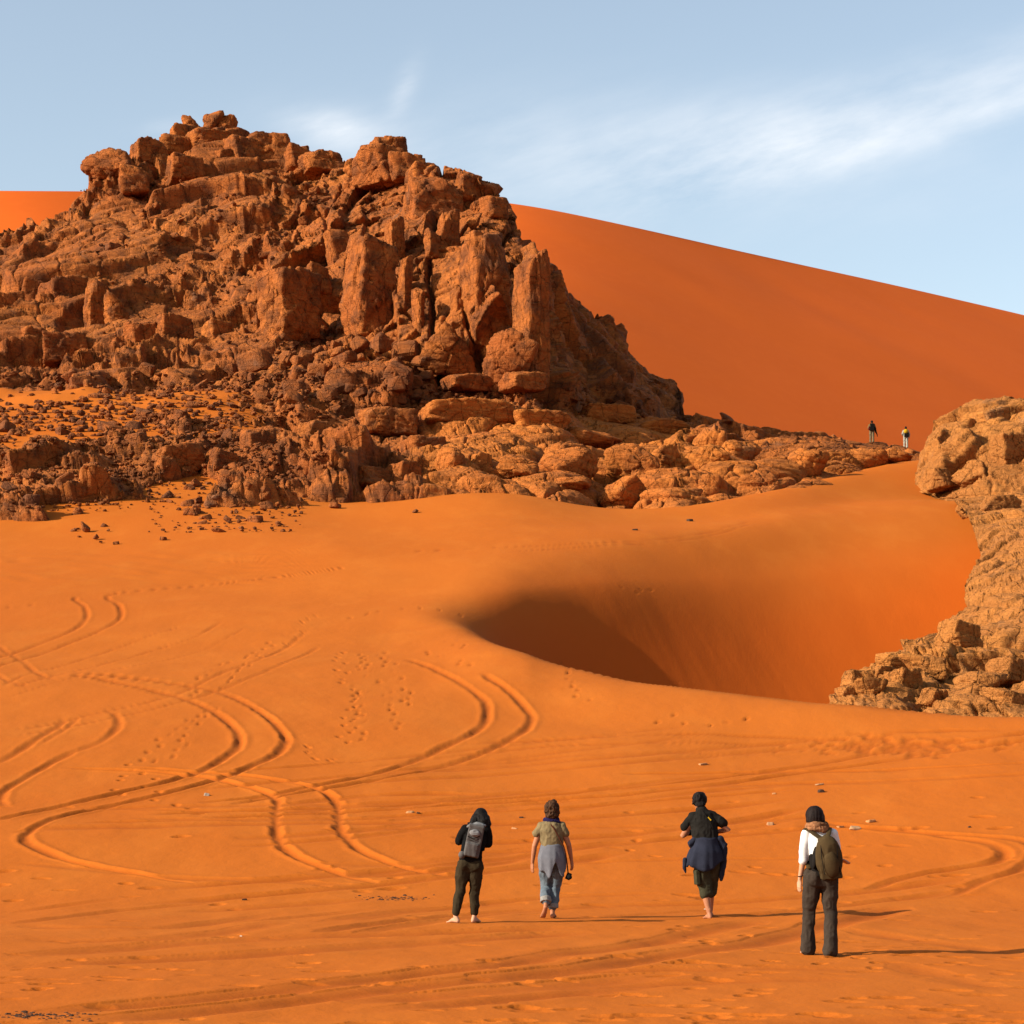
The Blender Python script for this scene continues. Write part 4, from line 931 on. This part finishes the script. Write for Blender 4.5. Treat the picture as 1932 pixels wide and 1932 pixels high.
FOLD = [(.011, (8, 8, 6), 3), (.005, (22, 22, 16), 5)]
def head_prims(sh, c, tilt=(0, 0), sc=1.0):
    """skull, jaw, nose, ears, brow; the face looks along +y"""
    c = np.array(c, float); s_ = sc; from mathutils import Euler
    M = np.array(Euler((-tilt[0], 0, tilt[1])).to_matrix()); T = lambda v: c+M@(np.array(v)*s_)
    sh.ell(c, (.074*s_, .094*s_, .105*s_), (-tilt[0], 0, tilt[1])); sh.ell(T((0, .035, -.065)), (.052*s_, .056*s_, .058*s_), (-tilt[0], 0, tilt[1]))
    sh.tube([T((0, .09, .005)), T((0, .108, -.030))], [.010, .015], n=8); sh.tube([T((-.022, .078, -.068)), T((.022, .078, -.068))], [.010, .010], n=8)
    for q in (-1, 1): sh.ell(T((q*.076, -.002, -.012)), (.012, .026, .034)); sh.ell(T((q*.030, .082, .012)), (.015, .010, .009))
def person(label, px, py, d, scale=1.0):
    g = sand_top(px, d) if d < 100 else zof(py, d)
    o = empty('person', (xof(px, d), d, g)); o.scale = (scale,)*3
    return tag(o, label, 'person')
def legs(sh, hips, knees, anks, r=(.090, .085, .064, .058, .05)):
    for h, k, a in zip(hips, knees, anks):
        h, k, a = map(np.array, (h, k, a)); sh.tube([h, h*.55+k*.45, k, k*.55+a*.45, a], list(r))
def arm(sh, s_, e, w, r=(.047, .042, .037, .033, .025)):
    s_, e, w = map(np.array, (s_, e, w)); sh.tube([s_, (s_+e)/2, e, e*.6+w*.4, w], list(r))
def drape(o, mat, zs, rad, hem, sd, name, thick=.012, n=64):
    """cloth hanging round the hips: rings of (cx, cy, rx, ry) at heights zs, a lowest edge hem(angle)"""
    V = []; A = np.arange(n)*2*math.pi/n; rr = np.random.default_rng(sd); ph = rr.uniform(0, 6, 4)
    m = 16
    for i in range(m):
        t = i/(m-1); row = []
        for a in A:
            ztop = zs[0]; zb = hem(a); z = ztop+(zb-ztop)*t; q = [np.interp(z, zs[::-1], [r[j] for r in rad][::-1]) for j in range(4)]
            f = 1+t*(.055*math.sin(a*7+ph[0]+t)+.04*math.sin(a*11+ph[1])+.03*math.sin(a*17+ph[2]))
            row.append((q[0]+q[2]*f*math.cos(a), q[1]+q[3]*f*math.sin(a), z+.006*math.sin(a*5+ph[3])))
        V += row
    Q = [(i*n+j, i*n+(j+1) % n, (i+1)*n+(j+1) % n, (i+1)*n+j) for i in range(m-1) for j in range(n)]
    V = np.array(V); c = np.zeros_like(V); Vi = V.copy(); cx = np.interp(V[:, 2], zs[::-1], [r[0] for r in rad][::-1]); cy = np.interp(V[:, 2], zs[::-1], [r[1] for r in rad][::-1])
    Vi[:, 0] = cx+(V[:, 0]-cx)*.93; Vi[:, 1] = cy+(V[:, 1]-cy)*.93
    N = len(V); Q2 = [tuple(N+i for i in q[::-1]) for q in Q]; last = (m-1)*n
    Q3 = [(last+j, last+(j+1) % n, N+last+(j+1) % n, N+last+j) for j in range(n)]+[((j+1) % n, j, N+j, N+(j+1) % n) for j in range(n)]
    me = mesh_np(name, np.concatenate([V, Vi]), np.array(Q+Q2+Q3))
    me.materials.append(mat); return link(name, me, None, o)
def lerp(a, b, t): return tuple(np.array(a)*(1-t)+np.array(b)*t)

# --- woman with grey backpack, far left of the four
o = person('barefoot person in black T-shirt with long dark hair and grey backpack, head bowed', 881, 1743, 31.8)
P = o
sh = Shape(); anks = [(-.155, -.02, .09), (.10, .02, .09)]; knees = [(-.095, .05, .45), (.105, .06, .45)]; hips = [(-.035, 0, .80), (.125, 0, .80)]
head_prims(sh, (.185, .17, 1.455), (.65, .15), .95); sh.tube([(.145, .06, 1.30), (.17, .13, 1.40)], [.052, .05])
sh.tube([(.05, 0, .86), (.07, .01, 1.0), (.12, .05, 1.22), (.14, .06, 1.30)], [(.13, .09), (.115, .085), (.14, .09), (.09, .07)])
legs(sh, hips, knees, [(a[0], a[1], a[2]) for a in anks], (.07, .065, .05, .05, .034))
arm(sh, (-.01, .05, 1.26), (-.115, .10, 1.10), (-.01, .33, 1.14), (.042, .038, .034, .03, .022)); arm(sh, (.26, .05, 1.26), (.285, .08, 1.06), (.20, .31, 1.05), (.042, .038, .034, .03, .022))
hand(sh, (-.01, .33, 1.14), (.5, .8, .1), (1, -.3, .2), .7, 1); hand(sh, (.20, .31, 1.05), (-.5, .8, .3), (-1, -.3, .2), .7, -1)
foot(sh, anks[0], (-.255, .085, .012)); foot(sh, anks[1], (.165, .185, .012))
sh.build('body', SKINP, P, .007, 3)
sh = Shape(); legs(sh, hips, knees, [(-.148, -.015, .155), (.10, .022, .155)], (.102, .094, .070, .066, .058)); sh.tube([(.045, -.005, .80), (.05, 0, .90)], [(.165, .115), (.150, .105)])
sh.ell((-.02, -.05, .80), (.085, .075, .09)); sh.ell((.115, -.05, .80), (.085, .075, .09)); sh.box((.20, .02, .66), (.012, .03, .05))
sh.build('trousers', FAB['olive'], P, .009, 3, FOLD)
sh = Shape(); sh.tube([(.05, 0, .86), (.07, .0, 1.0), (.12, .045, 1.20), (.135, .055, 1.29), (.15, .07, 1.34)], [(.158, .118), (.148, .11), (.165, .108), (.15, .09), (.07, .06)])
sh.tube([(-.01, .05, 1.29), (-.075, .075, 1.19), (-.105, .095, 1.13)], [.064, .062, .060]); sh.tube([(.26, .05, 1.29), (.285, .065, 1.18), (.286, .075, 1.10)], [.064, .060, .056])
sh.build('t_shirt', FAB['black'], P, .009, 3, FOLD)
sh = Shape(); sh.ell((.185, .145, 1.475), (.098, .11, .112), (-.5, 0, 0)); sh.tube([(.20, .06, 1.46), (.235, .02, 1.40), (.262, .01, 1.33)], [(.09, .05), (.075, .045), (.03, .02)]); sh.tube([(.13, .07, 1.45), (.09, .03, 1.37), (.08, .02, 1.33)], [(.07, .05), (.06, .04), (.02, .02)]); sh.tube([(.26, .12, 1.45), (.29, .10, 1.36), (.285, .09, 1.28)], [(.05, .06), (.045, .05), (.018, .02)])
sh.build('hair', HAIRB, P, .008, 2, [(.006, (28, 28, 5), 7)])
BP = empty('backpack', P.location); tag(BP, 'grey daypack on the back of the person in black T-shirt at far left', 'backpack')
rt = (.16, .20, 0)
sh = Shape(); sh.box((.10, -.155, 1.14), (.105, .055, .225), rt); sh.box((.065, -.18, 1.02), (.085, .05, .09), rt); sh.build('bag', FAB['packgrey'], BP, .010, 6, [(.004, (14, 14, 7), 4)])
sh = Shape(); sh.tube([(.02, -.15, 1.335), (.145, -.13, 1.365), (.25, -.13, 1.345)], [(.02, .055), (.03, .06), (.02, .055)], right=(0, 0, 1)); sh.build('top_flap', FAB['packlight'], BP, .008, 4, [(.006, (20, 20, 20), 3)])
sh = Shape(); sh.ell((.115, -.235, 1.245), (.075, .03, .05), (0, .2, 0)); sh.build('front_pocket', FAB['packlight'], BP, .007, 2, [(.006, (16, 30, 30), 9)])
sh = Shape(); sh.tube([(.02, -.215, 1.20), (.09, -.235, 1.165), (.17, -.225, 1.20)], [.009]*3, n=8); sh.tube([(.03, -.22, 1.28), (.12, -.24, 1.20), (.19, -.215, 1.275)], [.007]*3, n=8); sh.tube([(.04, -.215, 1.15), (.09, -.228, 1.14), (.16, -.22, 1.16)], [.006]*3, n=8); sh.build('cord', FAB['dark'], BP, .006, 1)
sh = Shape(); sh.ell((-.065, -.15, .945), (.05, .045, .055)); sh.build('side_pouch', FAB['packgrey'], BP, .008, 2)
for x in (.03, .22):
    sh = Shape(); sh.tube([(x, -.12, 1.33), (x, -.02, 1.385), (x, .09, 1.36), (x, .16, 1.22), (x+.01, .12, 1.05), (x, -.08, 1.0)], [(.025, .008)]*6); sh.build('strap', FAB['dark'], BP, .007, 1)

# --- second walker, khaki T-shirt
P = person('barefoot person in khaki T-shirt with blue scarf and grey top tied round the waist', 1040, 1734, 33.0)
sh = Shape(); anks = [(-.075, -.14, .20), (.018, -.02, .09)]; knees = [(-.08, .07, .45), (.065, .07, .44)]; hips = [(-.075, 0, .86), (.095, 0, .86)]
head_prims(sh, (.01, .05, 1.525), (.15, 0), 1.0); sh.tube([(.0, .02, 1.34), (.005, .035, 1.45)], [.054, .052])
sh.tube([(.01, 0, .90), (.01, 0, 1.05), (.0, .01, 1.25), (0, .02, 1.36)], [(.15, .10), (.13, .095), (.155, .10), (.09, .07)])
legs(sh, hips, knees, [(-.078, -.13, .21), (.018, -.02, .09)], (.08, .075, .052, .05, .034))
A = [((-.150, .01, 1.285), (-.238, -.01, 1.03), (-.268, .05, .79)), ((.150, .01, 1.285), (.250, .0, 1.05), (.292, .07, .82))]
for a in A: arm(sh, *a, (.05, .045, .038, .035, .025))
hand(sh, A[0][2], (-.05, .15, -1), (.8, .5, 0), .35, -1); hand(sh, A[1][2], (.12, .15, -1), (-.8, .5, 0), .45, 1)
foot(sh, anks[1], (.045, .17, .012))
sh.tube([(-.078, -.13, .24), (-.082, -.165, .165), (-.098, -.125, .09), (-.118, -.08, .035)], [(.032, .034), (.032, .032), (.037, .022), (.042, .016)])
for k in range(5): sh.tube([(-.15+k*.016, -.075, .03), (-.155+k*.016, -.035, .014)], [.011, .009], n=8)
sh.build('body', SKIN, P, .007, 3)
sh = Shape(); legs(sh, hips, knees, [(-.079, -.10, .26), (.022, -.01, .18)], (.105, .092, .072, .072, .072)); sh.tube([(.01, 0, .82), (.01, 0, .96)], [(.165, .115), (.15, .105)]); sh.build('jeans', FAB['denim'], P, .009, 3, FOLD)
for a, b in (((-.079, -.085, .30), (-.08, -.12, .235)), ((.024, -.008, .215), (.021, -.015, .15))):
    sh = Shape(); sh.tube([a, b], [.079, .081], round_=False); sh.build('rolled_cuff', FAB['cuff'], P, .007, 2, [(.004, (30, 30, 30), 3)])
sh = Shape(); sh.tube([(.01, 0, 1.02), (.008, 0, 1.12), (.0, .005, 1.26), (0, .015, 1.34), (0, .02, 1.385)], [(.158, .12), (.163, .118), (.178, .118), (.16, .10), (.075, .065)])
sh.tube([(-.14, .01, 1.30), (-.205, .0, 1.21)], [.066, .058]); sh.tube([(.14, .01, 1.30), (.205, .003, 1.21)], [.066, .058]); sh.tube([(-.155, .01, 1.325), (0, .015, 1.345), (.155, .01, 1.325)], [.048, .05, .048]); sh.build('t_shirt', FAB['khaki'], P, .009, 3, FOLD)
drape(P, FAB['greyblue'], [1.055, .97, .86, .60, .5], [(.01, 0, .160, .125), (.01, 0, .182, .15), (.01, -.01, .202, .175), (.015, -.01, .190, .165), (.02, -.01, .185, .16)],
      lambda a: .70-.15*math.exp(-((a-4.45)/.30)**2)+.09*math.exp(-((a-4.95)/.22)**2)-.08*math.exp(-((a-5.55)/.35)**2)+.03*math.sin(a*3), 4, 'tied_top')
sh = Shape(); sh.tube([(.165*math.cos(t), .03+.10*math.sin(t)-.02, 1.405+.012*math.sin(3*t)) if False else (.085*math.cos(t), .035+.08*math.sin(t), 1.405+.014*math.sin(2*t)+.02*math.sin(t)) for t in np.linspace(0, 6.283, 18)], [.034]*18, right=(0, 0, 1), n=10); sh.tube([(.03, -.03, 1.40), (.11, -.02, 1.375), (.13, .0, 1.36)], [.03, .028, .015]); sh.build('scarf', FAB['navys'], P, .008, 2, [(.006, (30, 30, 30), 3)])
sh = Shape(); sh.ell((.01, .025, 1.555), (.100, .108, .118)); sh.ell((.01, -.02, 1.48), (.082, .06, .06)); sh.ell((.02, .02, 1.64), (.06, .07, .05)); sh.ell((.075, .02, 1.51), (.035, .07, .06)); sh.build('hair', HAIRC, P, .007, 1, [(.013, (26, 26, 20), 7), (.008, (60, 60, 40), 8)])
BG = empty('camera_bag', P.location); tag(BG, 'small black camera bag on a brown strap at the hip of the person in khaki', 'camera bag')
sh = Shape(); sh.box((.245, -.03, .60), (.035, .05, .05), (0, .4, 0)); sh.tube([(.255, -.09, .60), (.262, -.12, .59)], [.035, .034]); sh.build('pouch', FAB['dark'], BG, .006, 2)
sh = Shape(); sh.tube([(-.05, .06, 1.40), (-.045, -.06, 1.385), (.04, -.125, 1.28), (.12, -.135, 1.14), (.172, -.11, 1.04), (.205, -.09, .92), (.225, -.06, .78), (.24, -.03, .65)], [(.013, .004)]*8, right=(1, 0, .6), n=8); sh.build('strap', FAB['strapb'], BG, .005, 0)

# --- man in black
P = person('barefoot person in black T-shirt with blue jacket tied round the waist and green shorts', 1336, 1731, 33.4)
sh = Shape(); anks = [(.012, -.06, .09), (.055, .26, .11)]; knees = [(-.055, .03, .47), (.05, .16, .50)]; hips = [(-.085, 0, .90), (.085, 0, .90)]
head_prims(sh, (-.115, .17, 1.69), (.5, 0), 1.05); sh.tube([(-.09, .08, 1.53), (-.105, .13, 1.62)], [.058, .056])
sh.tube([(0, 0, .95), (-.03, .01, 1.12), (-.065, .06, 1.36), (-.08, .08, 1.52)], [(.15, .10), (.14, .10), (.175, .11), (.10, .08)])
legs(sh, hips, knees, anks, (.08, .078, .056, .056, .036))
arm(sh, (-.21, .07, 1.45), (-.362, .08, 1.20), (-.255, .33, 1.25), (.052, .048, .04, .037, .027)); arm(sh, (.085, .07, 1.45), (.295, .05, 1.29), (.10, .27, 1.25), (.052, .048, .04, .037, .027))
hand(sh, (-.255, .33, 1.25), (.75, .5, .1), (.2, -.6, .6), .8, 1, 1.05); hand(sh, (.10, .29, 1.24), (-.85, .4, .1), (-.2, -.6, .6), .8, -1, 1.05)
foot(sh, anks[0], (-.035, .125, .012)); foot(sh, anks[1], (.085, .45, .02), .02)
sh.build('body', SKIN, P, .007, 3)
sh = Shape(); sh.tube([(-.085, 0, .90), (-.078, .01, .70), (-.050, .025, .50), (-.030, .01, .37)], [(.115, .12), (.118, .12), (.108, .11), (.092, .10)]); sh.tube([(.085, 0, .90), (.075, .06, .70), (.05, .15, .50), (.05, .18, .40)], [(.112, .12), (.108, .12), (.098, .11), (.092, .10)]); sh.tube([(0, 0, .86), (-.01, 0, 1.02)], [(.17, .12), (.16, .115)])
sh.build('shorts', FAB['green'], P, .010, 2, [(.010, (8, 8, 7), 3), (.004, (22, 22, 22), 6)])
sh = Shape(); sh.box((-.165, -.05, .60), (.03, .075, .10), (0, -.08, .2)); sh.box((-.172, -.05, .69), (.032, .08, .022), (0, -.08, .2)); sh.build('cargo_pocket', FAB['green'], P, .008, 2)
sh = Shape(); sh.tube([(-.015, .0, 1.08), (-.035, .01, 1.18), (-.065, .055, 1.38), (-.078, .075, 1.50), (-.09, .085, 1.57)], [(.178, .13), (.180, .125), (.202, .128), (.190, .11), (.075, .07)])
sh.tube([(-.205, .07, 1.475), (-.275, .078, 1.40), (-.322, .08, 1.335)], [.078, .070, .064]); sh.tube([(.075, .07, 1.475), (.16, .06, 1.43), (.215, .055, 1.385)], [.078, .070, .064]); sh.tube([(-.23, .072, 1.495), (-.09, .075, 1.53), (.09, .07, 1.50)], [.055, .06, .055]); sh.build('t_shirt', FAB['charcoal'], P, .009, 3, FOLD)
sh = Shape(); sh.tube([(-.09, .0, 1.585), (-.04, -.055, 1.50), (.02, -.08, 1.42), (.06, -.08, 1.32)], [(.010, .004)]*4, n=8); sh.build('camera_strap', FAB['dark'], P, .004, 0)
sh = Shape(); sh.tube([(-.005, -.078, 1.475), (.035, -.088, 1.43)], [(.011, .004)]*2, n=8); sh.build('strap_patch', FAB['yellow'], P, .004, 0)
drape(P, FAB['navy'], [1.18, 1.08, .98, .80, .70], [(-.035, 0, .175, .135), (-.03, -.005, .195, .155), (-.035, -.01, .245, .19), (-.045, -.02, .285, .20), (-.045, -.02, .29, .20)],
      lambda a: .77+.05*math.cos(a*2+.5)-.07*math.exp(-((a-3.3)/.3)**2)-.03*math.sin(a*3), 9, 'tied_jacket')
sh = Shape(); sh.tube([(.17, -.03, 1.16), (.225, -.02, 1.02), (.215, -.03, .80), (.195, -.03, .64), (.185, -.03, .57)], [.05, .052, .045, .036, .018]); sh.tube([(-.20, -.03, 1.15), (-.26, -.03, 1.09), (-.245, -.01, 1.05)], [.04, .045, .03]); sh.tube([(.165, -.02, 1.15), (.235, -.03, 1.08), (.20, -.02, .98)], [.05, .045, .04]); sh.tube([(-.335, -.03, .86), (-.345, -.02, .74), (-.325, -.02, .67)], [(.03, .03), (.022, .02), (.008, .008)]); sh.build('jacket_sleeve', FAB['navy'], P, .009, 2, [(.008, (16, 16, 10), 3)])
sh = Shape(); sh.ell((-.112, .145, 1.73), (.103, .112, .112), (-.4, 0, 0)); sh.ell((-.105, .075, 1.665), (.070, .05, .055)); sh.ell((-.115, .12, 1.765), (.08, .085, .07)); sh.tube([(-.195, .12, 1.70), (-.212, .11, 1.665)], [.02, .006]); sh.build('hair', HAIRB, P, .007, 1, [(.011, (30, 30, 22), 7)])
CM = empty('camera', P.location); tag(CM, 'black camera held in front by the person in black T-shirt and shorts', 'camera')
sh = Shape(); sh.box((-.21, .36, 1.25), (.065, .03, .042)); sh.box((-.255, .31, 1.235), (.03, .03, .035)); sh.build('camera_body', FAB['dark'], CM, .006, 1)
sh = Shape(); sh.tube([(-.20, .39, 1.25), (-.20, .46, 1.25)], [.034, .036], round_=False); sh.build('lens', FAB['dark'], CM, .005, 1)

# --- woman in white, nearest
P = person('person in white top and grey trousers with brown backpack and patterned scarf', 1547, 1806, 25.9)
sh = Shape(); anks = [(-.115, .14, .09), (.105, -.04, .09)]; knees = [(-.105, .12, .50), (.118, .03, .49)]; hips = [(-.075, 0, .90), (.105, 0, .90)]
head_prims(sh, (-.055, .06, 1.545), (.2, .1), 1.0); sh.tube([(-.02, .02, 1.38), (-.04, .04, 1.47)], [.052, .05])
sh.tube([(.02, 0, .95), (.02, 0, 1.08), (0, .02, 1.26), (-.01, .03, 1.38)], [(.145, .10), (.12, .09), (.14, .095), (.085, .07)])
legs(sh, hips, knees, anks, (.075, .07, .05, .048, .034))
AL = ((-.165, .02, 1.36), (-.192, -.01, 1.06), (-.222, .04, .845)); AR = ((.160, .02, 1.36), (.205, .08, 1.10), (.262, .27, 1.07))
for a in (AL, AR): arm(sh, *a, (.042, .038, .034, .031, .022))
hand(sh, AL[2], (-.06, .12, -1), (.8, .5, 0), .4, -1, .95); hand(sh, AR[2], (.85, .5, -.35), (0, -.3, -1), .12, -1, .95)
foot(sh, anks[0], (-.15, .33, .012)); foot(sh, anks[1], (.14, .15, .012))
sh.build('body', SKINP, P, .007, 3)
sh = Shape(); sh.tube([(-.115, .10, .05), (-.14, .30, .04)], [(.042, .04), (.046, .03)]); sh.tube([(.105, -.085, .05), (.135, .13, .04)], [(.042, .04), (.046, .03)]); sh.build('shoes', FAB['sole'], P, .008, 2)
sh = Shape(); sh.tube([(-.075, 0, .90), (-.088, .06, .70), (-.104, .115, .50), (-.118, .115, .30), (-.118, .115, .06)], [(.105, .11), (.095, .098), (.068, .07), (.068, .07), (.078, .085)]); sh.tube([(.105, 0, .90), (.113, .02, .70), (.120, .03, .50), (.122, -.01, .30), (.108, -.04, .045)], [(.105, .11), (.095, .098), (.070, .07), (.070, .072), (.078, .085)])
sh.tube([(.015, 0, .86), (.02, 0, .985)], [(.172, .115), (.150, .105)]); sh.ell((-.065, -.05, .87), (.095, .075, .10)); sh.ell((.095, -.05, .87), (.095, .075, .10)); sh.build('trousers', FAB['grey'], P, .009, 3, [(.010, (9, 9, 7), 3), (.005, (24, 24, 16), 5)])
sh = Shape(); sh.tube([(.02, 0, .93), (.02, 0, 1.02), (.01, .01, 1.12)], [(.163, .122), (.152, .118), (.14, .11)]); sh.build('under_layer', FAB['dark'], P, .009, 2, FOLD)
sh = Shape(); sh.tube([(.02, 0, .925), (.02, 0, .94)], [(.166, .125)]*2, round_=False); sh.build('hem_trim', FAB['orange'], P, .006, 1)
sh = Shape(); sh.tube([(.02, 0, 1.05), (.008, .01, 1.18), (-.005, .02, 1.30), (-.01, .025, 1.375), (-.018, .03, 1.42)], [(.143, .112), (.15, .11), (.158, .11), (.145, .095), (.065, .06)])
sh.tube([(-.148, .02, 1.365), (-.178, .005, 1.21), (-.190, -.008, 1.055)], [.060, .055, .048]); sh.tube([(.145, .02, 1.365), (.182, .045, 1.23), (.205, .085, 1.10), (.222, .14, 1.09)], [.060, .055, .048, .044]); sh.build('top', FAB['white'], P, .008, 3, [(.004, (12, 12, 9), 3)])
sh = Shape()
for zc, ra in ((1.415, .112), (1.445, .108), (1.472, .096)): sh.tube([(-.03+ra*math.cos(t), .015+ra*math.sin(t)*.95, zc+.01*math.sin(2*t)) for t in np.linspace(0, 6.283, 18)], [.027]*18, right=(0, 0, 1), n=10)
sh.build('scarf', FAB['scarf'], P, .007, 1, [(.007, (34, 34, 50), 3)])
sh = Shape(); sh.ell((-.055, .035, 1.575), (.100, .112, .105)); sh.tube([(-.06, -.01, 1.55), (-.06, -.01, 1.515), (-.055, .0, 1.495)], [(.098, .072), (.102, .070), (.092, .055)]); sh.tube([(.025, .05, 1.56), (.04, .05, 1.49)], [.034, .025]); sh.build('hair', HAIRD, P, .007, 2, [(.005, (30, 30, 4), 7)])
sh = Shape(); sh.tube([(-.2145+.027*math.cos(t), .028+.03*math.sin(t), .888+.004*math.cos(t)) for t in np.linspace(0, 6.283, 14)], [.006]*14, right=(0, 0, 1), n=6); sh.build('wrist_band', FAB['dark'], P, .004, 0)
BP = empty('backpack', P.location); tag(BP, 'olive brown backpack on the person in the white top, nearest the camera', 'backpack')
rt = (.10, -.14, 0)
sh = Shape(); sh.ell((.075, -.19, 1.10), (.155, .10, .26), rt); sh.box((.085, -.185, 1.02), (.115, .065, .15), rt); sh.tube([(.03, -.165, 1.28), (.05, -.17, 1.31)], [(.085, .06), (.06, .045)]); sh.build('bag', FAB['packbrown'], BP, .009, 5, [(.006, (10, 10, 6), 3)])
sh = Shape(); sh.ell((.09, -.255, 1.03), (.095, .055, .15), rt); sh.build('front_pocket', FAB['packbrown'], BP, .008, 3, [(.006, (12, 12, 6), 4)])
for x0 in (-.005, .175):
    sh = Shape(); sh.tube([(x0-.02, -.26, 1.24), (x0-.015, -.30 if x0 < .1 else -.28, 1.10), (x0+.02, -.285 if x0 < .1 else -.26, .92)], [.0055]*3, n=6); sh.build('zip', FAB['dark'], BP, .004, 0)
sh = Shape(); sh.tube([(.02, -.235, 1.285), (.045, -.25, 1.31), (.075, -.235, 1.275)], [.007]*3, n=6); sh.build('handle', FAB['dark'], BP, .004, 0)
for a, b in ((-.165, .0), (.105, .06)):
    sh = Shape(); sh.tube([(b, -.15, 1.31), (b*.5+a*.5, -.105, 1.37), (a, -.03, 1.432 if a > 0 else 1.425), (a, .07, 1.40), (a*.9, .14, 1.28), (a*.95, .10, 1.10), (a*.8, -.08, .98)], [(.030, .010)]*7); sh.build('strap', FAB['packbrown'], BP, .007, 1)
sh = Shape(); sh.ell((-.075, -.13, 1.10), (.03, .07, .13), (0, .1, 0)); sh.build('side_pocket', FAB['dark'], BP, .008, 2)

# --- two far walkers on the ridge
def far(label, px, py, h, shirt, trs, dd):
    P = person(label, px, py, dd, h/1.70*1.0)
    sh = Shape(); head_prims(sh, (0, .04, 1.57), (.1, 0)); sh.tube([(0, .01, 1.38), (0, .03, 1.48)], [.055]*2); legs(sh, [(-.08, 0, .88), (.08, 0, .88)], [(-.09, .08, .46), (.09, -.02, .46)], [(-.09, .06, .09), (.09, -.08, .09)], (.07, .07, .05, .05, .04))
    sh.tube([(0, 0, .9), (0, .01, 1.25), (0, .02, 1.38)], [(.13, .09), (.15, .1), (.09, .07)])
    arm(sh, (-.18, .02, 1.36), (-.26, .0, 1.10), (-.18, .2, 1.0)); arm(sh, (.18, .02, 1.36), (.27, .02, 1.1), (.27, .1, .86)); hand(sh, (-.18, .2, 1.0), (.3, .8, -.3), (1, 0, 0)); hand(sh, (.27, .1, .86), (.1, .3, -1), (-1, .2, 0))
    foot(sh, (-.09, .06, .09), (-.1, .24, .01)); foot(sh, (.09, -.08, .09), (.1, .1, .01)); sh.build('body', SKIN, P, .014, 2)
    sh = Shape(); legs(sh, [(-.08, 0, .88), (.08, 0, .88)], [(-.09, .08, .46), (.09, -.02, .46)], [(-.09, .06, .07), (.09, -.08, .07)], (.11, .105, .085, .08, .085)); sh.tube([(0, 0, .86), (0, 0, 1.0)], [(.17, .12), (.155, .11)]); sh.build('trousers', trs, P, .014, 2, FOLD)
    sh = Shape(); sh.tube([(0, 0, .93), (0, .01, 1.25), (0, .02, 1.36), (0, .02, 1.43)], [(.18, .13), (.185, .13), (.17, .11), (.08, .07)]); sh.tube([(-.17, .02, 1.36), (-.26, 0, 1.10), (-.19, .17, 1.01)], [.075, .065, .05]); sh.tube([(.17, .02, 1.36), (.27, .02, 1.10), (.27, .09, .9)], [.075, .065, .05]); sh.build('shirt', shirt, P, .014, 2, FOLD)
    sh = Shape(); sh.ell((0, .02, 1.60), (.095, .108, .105)); sh.ell((0, -.03, 1.54), (.08, .06, .06)); sh.build('hair', HAIRB, P, .014, 1)
    return P
def far_d(px, py):
    c = int(np.argmin(np.abs(hpx-px))); col_ = HVd.reshape(NCh, nh, 3)[c]; r = pyof(col_[:, 2], col_[:, 1])
    k = int(np.argmin(r[20:NRf]))+20                          # where this column of the ridge stands highest in view
    return col_[k, 1]+.15, r[k]
for (px, py, h, lab, shirt, trs, kind) in ((1645, 832, 1.72, 'far person in khaki clothes with dark backpack, left of two on the ridge', FAB['tan'], FAB['stone'], 0),
                                    (1709, 845, 1.70, 'far person in pale trousers with yellow and black backpack, right of two on the ridge', FAB['sand'], FAB['sand'], 1)):
    dd, pyr = far_d(px, py)
    P = far(lab, px, pyr+2, h, shirt, trs, dd)
    BP = empty('backpack', P.location); BP.scale = P.scale
    if kind == 0:
        tag(BP, 'black backpack with dark red side roll on the left far person on the ridge', 'backpack')
        sh = Shape(); sh.box((.0, -.22, 1.15), (.16, .09, .26)); sh.ell((.03, -.2, 1.38), (.14, .09, .07)); sh.build('bag', FAB['dark'], BP, .016, 3)
        sh = Shape(); sh.tube([(-.23, -.16, .98), (-.22, -.18, 1.16)], [.075, .07]); sh.build('side_roll', FAB['red'], BP, .014, 1)
        sh = Shape(); sh.tube([(.24, -.05, 1.10), (.32, 0, .80), (.40, .0, .62), (.43, .0, .45)], [.07, .06, .04, .02]); sh.build('carried_jacket', FAB['black'], P, .014, 1)
    else:
        tag(BP, 'black backpack with yellow top on the right far person on the ridge', 'backpack')
        sh = Shape(); sh.box((.02, -.2, 1.02), (.17, .09, .16)); sh.build('bag', FAB['dark'], BP, .016, 3)
        sh = Shape(); sh.ell((-.03, -.22, 1.27), (.18, .13, .19)); sh.build('top_flap', FAB['yellow'], BP, .014, 2)
    for x in (-.1, .1):
        sh = Shape(); sh.tube([(x, -.13, 1.38), (x, -.03, 1.47), (x, .09, 1.42), (x, .15, 1.25), (x, -.1, .95)], [(.03, .012)]*5); sh.build('strap', FAB['dark'], BP, .012, 1)
